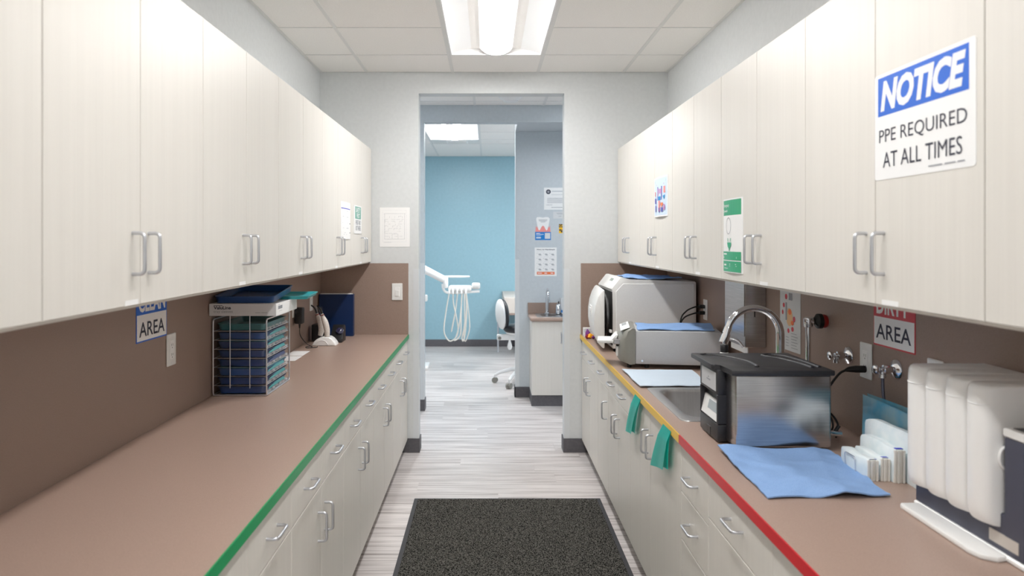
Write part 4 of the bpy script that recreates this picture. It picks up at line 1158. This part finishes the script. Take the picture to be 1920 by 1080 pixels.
# ------------------------------------------------------------------ sterilization pouches
def pack(name, x0, x1, y0, y1, z1, mat, label, edge='pouch_e', n=16, lean=.0, seed=0, flare=0.0, marks=True, zb=CTZ + .0006, far_round=True, grp='stacked pouches'):
    t = T(name, ((x0 + x1) / 2, (y0 + y1) / 2, zb), label, 'pouch pack', grp)
    L = []
    for i in range(n + 1):
        a = i / n
        yy = y0 + (y1 - y0) * a
        w = 1 - (.35 * (max(0, a - .8) / .2) ** 2 if far_round else 0)
        wob = .0025 * math.sin(a * 7 + seed)
        hz = (z1 - zb) * (1 - .12 * (max(0, a - .75) / .25) ** 2 if far_round else 1) + .0015 * math.sin(a * 11 + seed)
        cx_ = (x0 + x1) / 2 + wob; hw = (x1 - x0) / 2 * w
        pr = [(-1, 0), (1, 0), (1.0, .5), (.9, .92), (.6, 1), (-.6, 1), (-.95, .92), (-1.05, .5)]
        L.append([(cx_ + hw * px + lean * pz, yy, zb + hz * pz) for px, pz in pr])
    t.part('stack', G().loops(L), mat, smooth=50)
    if edge:
        for q in range(4):
            f0, f1 = -1 + q * .5 + .04, -1 + q * .5 + .40
            hw = (x1 - x0) / 2; cx_ = (x0 + x1) / 2 + .0025 * math.sin(seed)
            g = G(); g.prism([(cx_ + hw * f0 - .001, zb + .0004), (cx_ + hw * f1 - .001, zb + .0004), (cx_ + hw * f1 + lean * .96, zb + (z1 - zb) * .97), (cx_ + hw * f0 + lean * .96, zb + (z1 - zb) * .97)], 'y', y0 - .004 - .003 * (q % 2), y0 + .002)
            t.part('pouch_end', g, edge, smooth=0)
    if marks:
        hw = (x1 - x0) / 2; cx_ = (x0 + x1) / 2 + .0025 * math.sin(seed) + lean
        t.part('blue_mark', G().box(cx_ - hw * .6, cx_ + hw * .75, y0 + .0, y0 + .012, z1 - .0002, z1 + .0012), 'mark', smooth=0)
    return t
pack('pouch_pack', 1.056, 1.086, 2.052, 2.215, .900, 'pouch', 'short white pouch pack held by the wire clip, nearest the towel', seed=1)
pack('pouch_pack', 1.092, 1.117, 2.050, 2.200, .905, 'pouch', 'short white pouch pack behind the wire-clipped one', seed=2)
pack('pouch_pack', 1.122, 1.152, 2.034, 2.225, .934, 'pouch', 'medium white pouch pack with blue mark on its end', seed=3)
pack('pouch_pack', 1.157, 1.184, 1.93, 2.262, .976, 'pouch', 'tall pale pouch pack reaching behind the cartridge unit', edge=None, marks=False, seed=4)
t = T('film_pouch', (1.21, 2.15, CTZ), 'translucent blue film pouches standing behind the white pouch packs', 'pouch pack')
for k, (xx, dz, dy) in enumerate(((1.190, 0, 0), (1.200, -.004, .006), (1.212, .004, -.004))):
    def ff(u, v, xx=xx, dz=dz, dy=dy):
        y = 1.94 + dy + .405 * u; z = CTZ + .0008 + (.178 + dz) * v
        return (xx + .006 * math.sin(5 * u + 3 * v + xx * 90) * v + .004 * v, y + .018 * (v - .5) * (1 if u > .9 else 0), z)
    g = G(); g.grid(ff, 14, 8); bmesh.ops.solidify(g.bm, geom=list(g.bm.faces), thickness=.003)
    t.part('pouch_sheet', g, 'pouch_b', smooth=60)
g = G(); g.tube(fillet([(1.052, 2.165, CTZ + .002), (1.050, 2.165, .892), (1.050, 2.105, .892), (1.052, 2.105, CTZ + .002)], .010), .0014, 6)
single('wire_clip', g, 'wire', (1.051, 2.135, CTZ), 'thin bent wire clip in front of the short pouch pack', 'wire clip', smooth=60)

# ------------------------------------------------------------------ cartridge unit, right foreground
t = T('cartridge_unit', (1.16, 1.68, CTZ), 'water unit with four white rounded cartridges on a slate base', 'cartridge unit')
t.part('base_body', G().box(1.0855, 1.262, 1.49, 1.868, CTZ + .012, .935, .003, 1), 'slate')
t.part('base_foot', G().box(1.080, 1.262, 1.44, 1.868, CTZ + .0006, CTZ + .013, .003, 1), 'white_b')
g = G(); g.prism([(1.031, 1.84), (1.038, 1.85), (1.093, 1.85), (1.093, 1.536), (1.060, 1.528), (1.035, 1.545), (1.027, 1.575)], 'z', CTZ + .0006, CTZ + .012, .003, 2)
t.part('drip_tray', g, 'white_b', smooth=40)
for k in range(4):
    yc = 1.595 + .0765 * k
    # rounded column: half-round front, domed top and bottom
    L = []
    for z, sc in ((.905, .55), (.908, .78), (.916, .92), (.93, .985), (.95, 1), (1.15, 1), (1.176, .985), (1.190, .94), (1.198, .84), (1.2005, .66)):
        L.append([])
        hw = .0378 * (1 if sc > .9 else .985); dp_ = .032
        front = 1.092 - (1.092 - 1.049) * sc
        for i in range(13):
            a = math.pi * i / 12
            L[-1].append((1.092 - (1.092 - front) * (math.sin(a) ** .55), yc + hw * math.cos(a), z))
        L[-1] += [(1.255, yc - hw, z), (1.255, yc + hw, z)]
    c_ = t.part('cartridge', G().loops(L), 'white_b', smooth=50)
    g = G(); g.tube([(1.0925 - .0445 * math.sin(math.pi * i / 12) ** .55 + .0005, yc + .0365 * math.cos(math.pi * i / 12), 1.165 - .006 * math.sin(math.pi * i / 12)) for i in range(1, 12)], .0012, 5)
    t.part('seam_line', g, 'grey_p', c_, smooth=50)
t.part('round_tab', G().tube([(1.092 - .012 * math.sin(a), 1.553, 1.052 + .022 * math.cos(a)) for i, a in enumerate([math.pi * k / 10 for k in range(11)])], .0035, 8), 'white_b', smooth=60)
po = t.part('control_tower', G().box(1.084, 1.262, 1.487, 1.546, CTZ + .013, 1.100, .003, 1), 'slate')
cap = t.part('tower_cap', G().box(1.082, 1.264, 1.485, 1.548, 1.100, 1.118, .003, 1), 'white_b')
t.part('cap_screen', G().box(1.098, 1.25, 1.495, 1.538, 1.1178, 1.1190), 'charcoal', cap, smooth=0)
t.part('cap_button', G().cyl((1.125, 1.516, 1.119), (1.125, 1.516, 1.1205), .011, n=18), 'grey_p', cap)
t.part('rating_plate', G().box(1.0828, 1.0862, 1.502, 1.590, .867, .892), 'beige', smooth=0)

# ------------------------------------------------------------------ turquoise film tags hanging from the edge
def film_tag(top, bot, label, seed):
    (y0, z0), (y1, z1) = top; (y2, z2), (y3, z3) = bot
    t = T('film_tag', (.655, (y0 + y1) / 2, min(z2, z3)), label, 'film tag', 'turquoise tags on the counter edge')
    for k, (dx, sh) in enumerate(((-.010, 0), (-.003, .035))):
        def f(u, v):
            ya = y0 * (1 - u) + y1 * u; yb = (y2 * (1 - u) + y3 * u) - sh
            za = z0 * (1 - u) + z1 * u; zb_ = (z2 * (1 - u) + z3 * u) + sh * .35
            x = .6572 + dx * min(1, v * 4) - .003 * math.sin(6 * u + seed) * v - .004 * math.sin(3 * v + k) * v
            return (x, ya * (1 - v) + yb * v, za * (1 - v) + zb_ * v)
        g = G(); g.grid(f, 8, 16); bmesh.ops.solidify(g.bm, geom=list(g.bm.faces), thickness=.0012)
        t.part('leaf', g, 'ribbon', smooth=60)
film_tag(((3.285, .826), (3.165, .826)), ((3.440, .622), (3.315, .636)), 'turquoise film tag hanging from the yellow edge, farther from the camera', 1)
film_tag(((2.760, .824), (2.640, .826)), ((2.915, .622), (2.705, .668)), 'turquoise film tag hanging where yellow edge nears the red', 2)

# ------------------------------------------------------------------ beyond the doorway: hall sink cabinet
HY = 6.70
t = T('hall_sink_cabinet', (1.0, 6.9, 0), 'cream sink cabinet with brown top in the hallway', 'cabinet')
t.part('body', G().box(.402, 1.60, HY + .020, YP - .0006, .1, .776), 'cab', smooth=0)
t.part('toe_kick', G().box(.399, 1.60, HY + .012, YP - .009, 0, .1), 'toe', smooth=0)
for a, b, hx in ((.402, .700, .668), (.702, 1.0, .735), (1.002, 1.6, None)):
    g = G(); g.box(a + .0015, b - .0015, HY, HY + .019, .102, .774, .0015, 1)
    d = t.part('door', g, 'cab', smooth=0)
    if hx:
        o = add('handle', PULL, None, d, Vector((hx, HY, .627)) - t.loc, (0, 0, -math.pi / 2))
ct = t.part('countertop', G().box(.386, 1.60, HY - .025, YP - .0006, .776, .810, .012, 2), 'counter')
t.part('backsplash', G().box(.386, 1.60, YP - .016, YP - .0006, .8103, .912, .001, 1), 'splash', smooth=0)
t = T('hall_sink', (.75, 6.88, .81), 'shallow stainless sink set in the hallway counter', 'sink')
L = [[(x, y, z) for x, y in rrect(.76, 6.875, w, h, r, 5)] for w, h, z, r in ((.62, .34, .8104, .03), (.62, .34, .8145, .03), (.56, .27, .8145, .03), (.55, .26, .8108, .03))]
t.part('rim', G().loops(L), 'sink', smooth=40)
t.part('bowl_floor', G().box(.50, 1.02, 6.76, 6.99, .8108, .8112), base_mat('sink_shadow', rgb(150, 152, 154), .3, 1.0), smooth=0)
t = T('hall_faucet', (.566, 7.03, .815), 'tall chrome faucet at the hallway sink', 'faucet')
t.part('base', G().lathe([(.026, 0), (.026, .006), (.018, .012)], (.566, 7.03, .8148)), 'chrome')
t.part('column', G().tube([(.566, 7.03, .82), (.566, 7.03, .97)], .016, 14), 'chrome', smooth=60)
pth = [Vector((.566, 7.03, .965))] + arc((.566, 6.965, .985), .065, 0, math.radians(170), 14, (0, 1, 0), (0, 0, 1))
t.part('spout', G().tube(pth, .011, 12), 'chrome', smooth=60)
e = pth[-1]
t.part('spray_head', G().lathe([(.011, 0), (.014, -.02), (.014, -.05)], e, (0, 0, 1), 14), 'chrome', smooth=50)
t = T('soap_pump', (.672, 6.98, .815), 'small chrome soap pump beside the hallway faucet', 'soap pump')
t.part('bottle', G().lathe([(.028, 0), (.030, .01), (.030, .05), (.022, .085), (.010, .098)], (.672, 6.99, .8148)), 'chrome', smooth=50)
t.part('pump', G().tube([(.672, 6.99, .91), (.672, 6.99, .93), (.672, 6.96, .932)], .005, 8), 'black', smooth=60)
t = T('glove_box', (.74, 7.045, .8103), 'white cardboard box beside the hallway soap pump', 'box')
t.part('carton', G().box(.695, .80, 7.0, 7.08, .8150, .963, .002, 1), 'paper_g', smooth=0)
t.part('print_band', G().box(.700, .795, 6.9990, 7.0, .825, .85), 'pblue', smooth=0)

# papers on the partition
YQ = YP - .0002
t = T('certificate', (.68, YQ, 1.80), 'white certificate sheet with dark round seal on the hallway partition', 'paper')
p = Print(t, (.543, YQ, 2.021), BU, BN, .279, .213, 'paper')
p.poly([ring(.042, .040, .023, .023)], 'ink', 'seal'); p.poly([ring(.042, .040, .012, .012)], 'ink_g', 'seal')
p.rects([(.075, .03, .25, .04), (.07, .066, .22, .070)], 'ink_l', 'title')
p.rects([(.03, .10 + .011 * k, .25, .103 + .011 * k) for k in range(5)] + [(.02, .165, .08, .168), (.07, .188, .24, .192)], 'ink_g', 'text_line')
t = T('small_notice', (.70, YQ, 1.72), 'tiny white slip below the certificate on the hallway partition', 'paper')
p = Print(t, (.632, YQ, 1.789), BU, BN, .13, .066, 'paper_g')
p.rects([(.03, .012, .11, .015), (.04, .022, .1, .025), (.05, .042, .08, .045)], 'ink_g', 'text_line')
t = T('caution_sign', (.74, YQ, 1.58), 'yellow radiation CAUTION sign on the hallway partition', 'sign')
p = Print(t, (.687, YQ, 1.670), BU, BN, .12, .088, 'cyellow')
p.rects([(.0, .0, .12, .032)], 'ink', 'header')
p.text('CAUTION', .004, .005, .116, .027, 'cyellow', bold=.02)
cx_, cy_ = .026, .058
p.poly([[(cx_ + r * math.cos(a), cy_ + r * math.sin(a)) for r, a in [(.006, a0), (.022, a0), (.022, a0 + .35), (.022, a0 + .7), (.022, a0 + 1.05), (.006, a0 + 1.05)]] for a0 in (-.52 + 3.1416 + .0, -.52, 1.047)] + [ring(cx_, cy_, .0045, .0045, 10)], 'ink', 'trefoil')
p.rects([(.058, .045, .112, .05), (.058, .058, .112, .063), (.058, .071, .10, .076)], 'ink', 'text_line')
t = T('tooth_poster', (.533, YQ, 1.515), 'tooth-shaped poster with pink gums and blue card on the partition', 'poster')
p = Print(t, (.457, YQ, 1.594), BU, BN, .152, .078, 'pblue', name='blue_card')
p.rects([(.010, .011, .046, .016), (.010, .021, .082, .026), (.010, .052, .056, .062)], 'paper', 'text_line')
p.rects([(.010, .034, .06, .036), (.010, .041, .052, .043)], 'psky', 'fine_print')
p.rects([(.094, .010, .145, .066)], 'paper_g', 'pale_square')
g = G(); g.prism([(.459, 1.594), (.606, 1.594), (.600, 1.655), (.592, 1.630), (.585, 1.655), (.56, 1.64), (.533, 1.66), (.51, 1.64), (.482, 1.655), (.475, 1.630), (.466, 1.655)], 'y', YQ - .001, YQ)
t.part('gums', g, 'pink', smooth=0)
g = G(); g.prism([(.470, 1.70), (.466, 1.72), (.475, 1.736), (.500, 1.738), (.530, 1.732), (.560, 1.738), (.585, 1.737), (.598, 1.722), (.594, 1.695), (.586, 1.65), (.575, 1.615), (.566, 1.607), (.556, 1.622), (.545, 1.645), (.533, 1.655), (.520, 1.645), (.508, 1.622), (.499, 1.607), (.489, 1.615), (.478, 1.655)], 'y', YQ - .0022, YQ - .001)
to = t.part('tooth', g, 'paper', smooth=0)
g = G(); g.box(.49, .575, YQ - .0026, YQ - .0022, 1.708, 1.712); g.box(.495, .57, YQ - .0026, YQ - .0022, 1.698, 1.702); g.box(.51, .555, YQ - .0026, YQ - .0022, 1.688, 1.692)
t.part('text_line', g, 'ink_g', to, smooth=0)
t = T('hand_poster', (.56, YQ, 1.17), 'how-to handwash poster with orange footer above the hallway sink', 'poster')
p = Print(t, (.452, YQ, 1.444), BU, BN, .213, .276, 'paper')
p.text('How to Handwash', .022, .014, .195, .026, 'ink', bold=.02)
p.rects([(.02, .04, .10, .042)], 'ink_l', 'subtitle')
rs, r2 = [], []
for r in range(4):
    for c in range(3):
        x0, y0 = .022 + .062 * c, .055 + .048 * r
        rs.append((x0, y0, x0 + .004, y0 + .005)); rs.append((x0 + .014, y0 + .006, x0 + .038, y0 + .012)); rs.append((x0 + .02, y0 + .015, x0 + .044, y0 + .021))
        r2.append((x0 + .004, y0 + .034, x0 + .05, y0 + .036))
p.rects(rs, 'ink_g', 'pictogram'); p.rects(r2, 'ink_l', 'caption')
p.rects([(.022, .235, .192, .260)], 'orange', 'footer'); p.rects([(.03, .244, .07, .251), (.095, .244, .12, .251), (.155, .244, .18, .251)], 'paper', 'text_line')

# ------------------------------------------------------------------ blue room: stool, desk, delivery unit
SXc, SYc = .365, 7.76
t = T('operator_stool', (SXc, SYc, 0), 'black dental stool with white oval backrest on grey casters', 'stool')
t.part('seat', G().lathe([(.12, .545), (.185, .553), (.203, .578), (.20, .605), (.17, .622), (.02, .626)], (SXc, SYc, 0), n=32), 'pad', smooth=60)
t.part('seat_pan', G().lathe([(.10, .520), (.165, .530), (.19, .553), (.10, .556)], (SXc, SYc, 0), n=32), 'white_b', smooth=60)
t.part('gas_column', G().lathe([(.035, .17), (.035, .33), (.022, .335), (.022, .52)], (SXc, SYc, 0)), 'grey_p', smooth=50)
mech = t.part('tilt_mechanism', G().box(.095, SXc + .05, SYc - .05, SYc + .03, .465, .525, .012, 2), 'white_p')
t.part('mechanism_knob', G().cyl((.125, SYc - .05, .49), (.125, SYc - .062, .49), .017, n=14), 'taupe', mech)
t.part('mechanism_knob', G().cyl((.20, SYc - .05, .50), (.20, SYc - .058, .50), .011, n=12), 'grey_p', mech)
t.part('back_rod', G().cyl((.108, SYc, .335), (.108, SYc, .66), .009, n=10), 'alu')
g = G(); g.prism([(.222, .475), (.236, .475), (.250, .43), (.256, .40), (.246, .375), (.229, .370), (.213, .375), (.203, .40), (.209, .43)], 'y', SYc - .085, SYc - .068, .004, 2)
t.part('height_lever', g, 'white_b', smooth=40)
def oval(name, cx, ax, mat, cy=SYc, yr=.165, zr=.160, back=1):
    g = G(); bmesh.ops.create_uvsphere(g.bm, u_segments=24, v_segments=14, radius=1)
    for v in g.bm.verts:
        v.co = Vector((v.co.x * ax, v.co.y * yr, v.co.z * zr))
    bmesh.ops.rotate(g.bm, verts=g.bm.verts, cent=(0, 0, 0), matrix=Matrix.Rotation(math.radians(12), 3, 'Z') @ Matrix.Rotation(math.radians(-4), 3, 'Y'))
    bmesh.ops.translate(g.bm, verts=g.bm.verts, vec=(cx, cy, .735))
    return t.part(name, g, mat, smooth=80)
oval('backrest_shell', .140, .050, 'white_b')
oval('backrest_pad', .168, .048, 'pad', zr=.158)
for k in range(5):
    a = math.radians(168 + 72 * k); d = Vector((math.cos(a), math.sin(a), 0))
    c = Vector((SXc, SYc, 0))
    lg = t.part('leg', G().tube([c + d * .02 + Vector((0, 0, .155)), c + d * .12 + Vector((0, 0, .15)), c + d * .24 + Vector((0, 0, .115)), c + d * .29 + Vector((0, 0, .085))], [.026, .022, .017, .015], 8), 'grey_p', smooth=60)
    w = c + d * .295; pv = Vector((-d.y, d.x, 0))
    for sgn in (-1, 1):
        q = w + pv * .014 * sgn + Vector((0, 0, .030))
        t.part('caster', G().cyl(q - pv * .011, q + pv * .011, .030, n=16), 'taupe', lg)
    t.part('caster_stem', G().cyl(w + Vector((0, 0, .03)), w + Vector((0, 0, .09)), .010, n=10), 'grey_p', lg)

t = T('side_desk', (1.0, 9.9, 0), 'beige wall desk behind the stool in the blue room', 'desk')
t.part('apron', G().box(.205, 1.6, 9.3, YS - .001, .592, .79, .004, 1), 'beige')
t.part('edge_band', G().box(.203, 1.6, 9.298, YS - .001, .567, .592, .003, 1), 'bedge')
t.part('pedestal', G().box(.95, 1.55, 9.35, YS - .01, 0, .567, .003, 1), 'beige')

DY = 8.6
def D(x, y, dy=0.0):   # pixels of an enlarged image crop, projected to the unit's depth in metres
    return Vector((-0.8382 + .0014422 * x, DY + dy, 1.3303 - .0014426 * y))
t = T('delivery_unit', (-1.0, DY, 0), 'white dental delivery unit with hanging hoses in the blue room', 'dental unit')
t.part('floor_plate', G().box(-1.35, -.700, DY - .03, DY + .34, 0, .035, .012, 2), 'white_b')
t.part('column', G().lathe([(.11, .03), (.10, .08), (.085, .12), (.085, 1.15), (.07, 1.2)], (-1.05, DY + .15, 0)), 'white_b', smooth=50)
t.part('chair_edge_block', G().box(-.965, -.716, DY + .09, DY + .20, .79, .865, .012, 2), 'white_b')  # stands for the dental chair's white arm edges
t.part('lower_arm', G().tube([(-1.05, DY + .15, 1.16), (-1.00, DY + .10, 1.22), (-.90, DY + .02, 1.225), (-.80, DY, 1.195)], [.06, .055, .05, .046], 14), 'white_b', smooth=60)
A0, A1 = D(60, 105), D(225, 190)
t.part('spring_arm', G().tube([Vector((-.82, DY, 1.205)), A0, A1, A1 + (A1 - A0).normalized() * .02], [.047, .046, .042, .03], 16), 'white_b', smooth=60)
t.part('arm_joint', G().lathe([(.026, -.10), (.03, -.09), (.03, .02), (.024, .03)], D(240, 190), (0, 0, 1), 16), 'white_b', smooth=50)
t.part('tray_bar', G().tube([D(232, 168), D(330, 167), D(435, 167)], [.012, .013, .010], 10), 'white_b', smooth=60)
t.part('grab_rail', G().tube(smooth_path([D(215, 225), D(222, 265), D(245, 293), D(300, 299), D(400, 294), D(515, 285)], 6), .015, 12), 'white_b', smooth=60)
g = G(); a, b = D(262, 262), D(450, 250)
g.box(a.x, b.x, DY - .05, DY + .16, a.z - .035, a.z + .030, .022, 3)
head = t.part('instrument_head', g, 'white_p', smooth=60)
g = G(); c = D(485, 245); g.box(c.x - .05, c.x + .05, DY - .03, DY + .12, c.z - .035, c.z + .038, .024, 3)
t.part('control_pod', g, 'white_p', smooth=60)
t.part('clear_wing', G().box(c.x - .03, c.x + .065, DY - .034, DY - .031, c.z - .04, c.z + .05), 'film', smooth=0)
for x in (272, 300, 335, 370, 405):
    q = D(x, 272, -.055)
    t.part('instrument_holder', G().tube([q + Vector((0, .03, .02)), q, q - Vector((0, .004, .045))], [.012, .012, .008], 10), 'grey_p', smooth=60)
for pts, r in (([(272, 290), (240, 480), (230, 610), (272, 684), (325, 655), (342, 590), (326, 480), (305, 380), (302, 300)], .0075),
               ([(336, 295), (322, 430), (296, 560), (288, 610), (300, 560), (324, 430), (340, 296)], .0055),
               ([(372, 300), (366, 480), (364, 610), (345, 660), (312, 678), (330, 640), (356, 520), (376, 300)], .008),
               ([(405, 295), (408, 430), (392, 570), (374, 655), (384, 682), (400, 610), (412, 430), (400, 300)], .008),
               ([(410, 300), (430, 480), (434, 590), (402, 686), (388, 640), (396, 560), (392, 380), (394, 300)], .006)):
    t.part('hose', G().tube(smooth_path([D(x, y, -.055 + .012 * (i % 2)) for i, (x, y) in enumerate(pts)], 7), r, 8), 'hose', smooth=60)
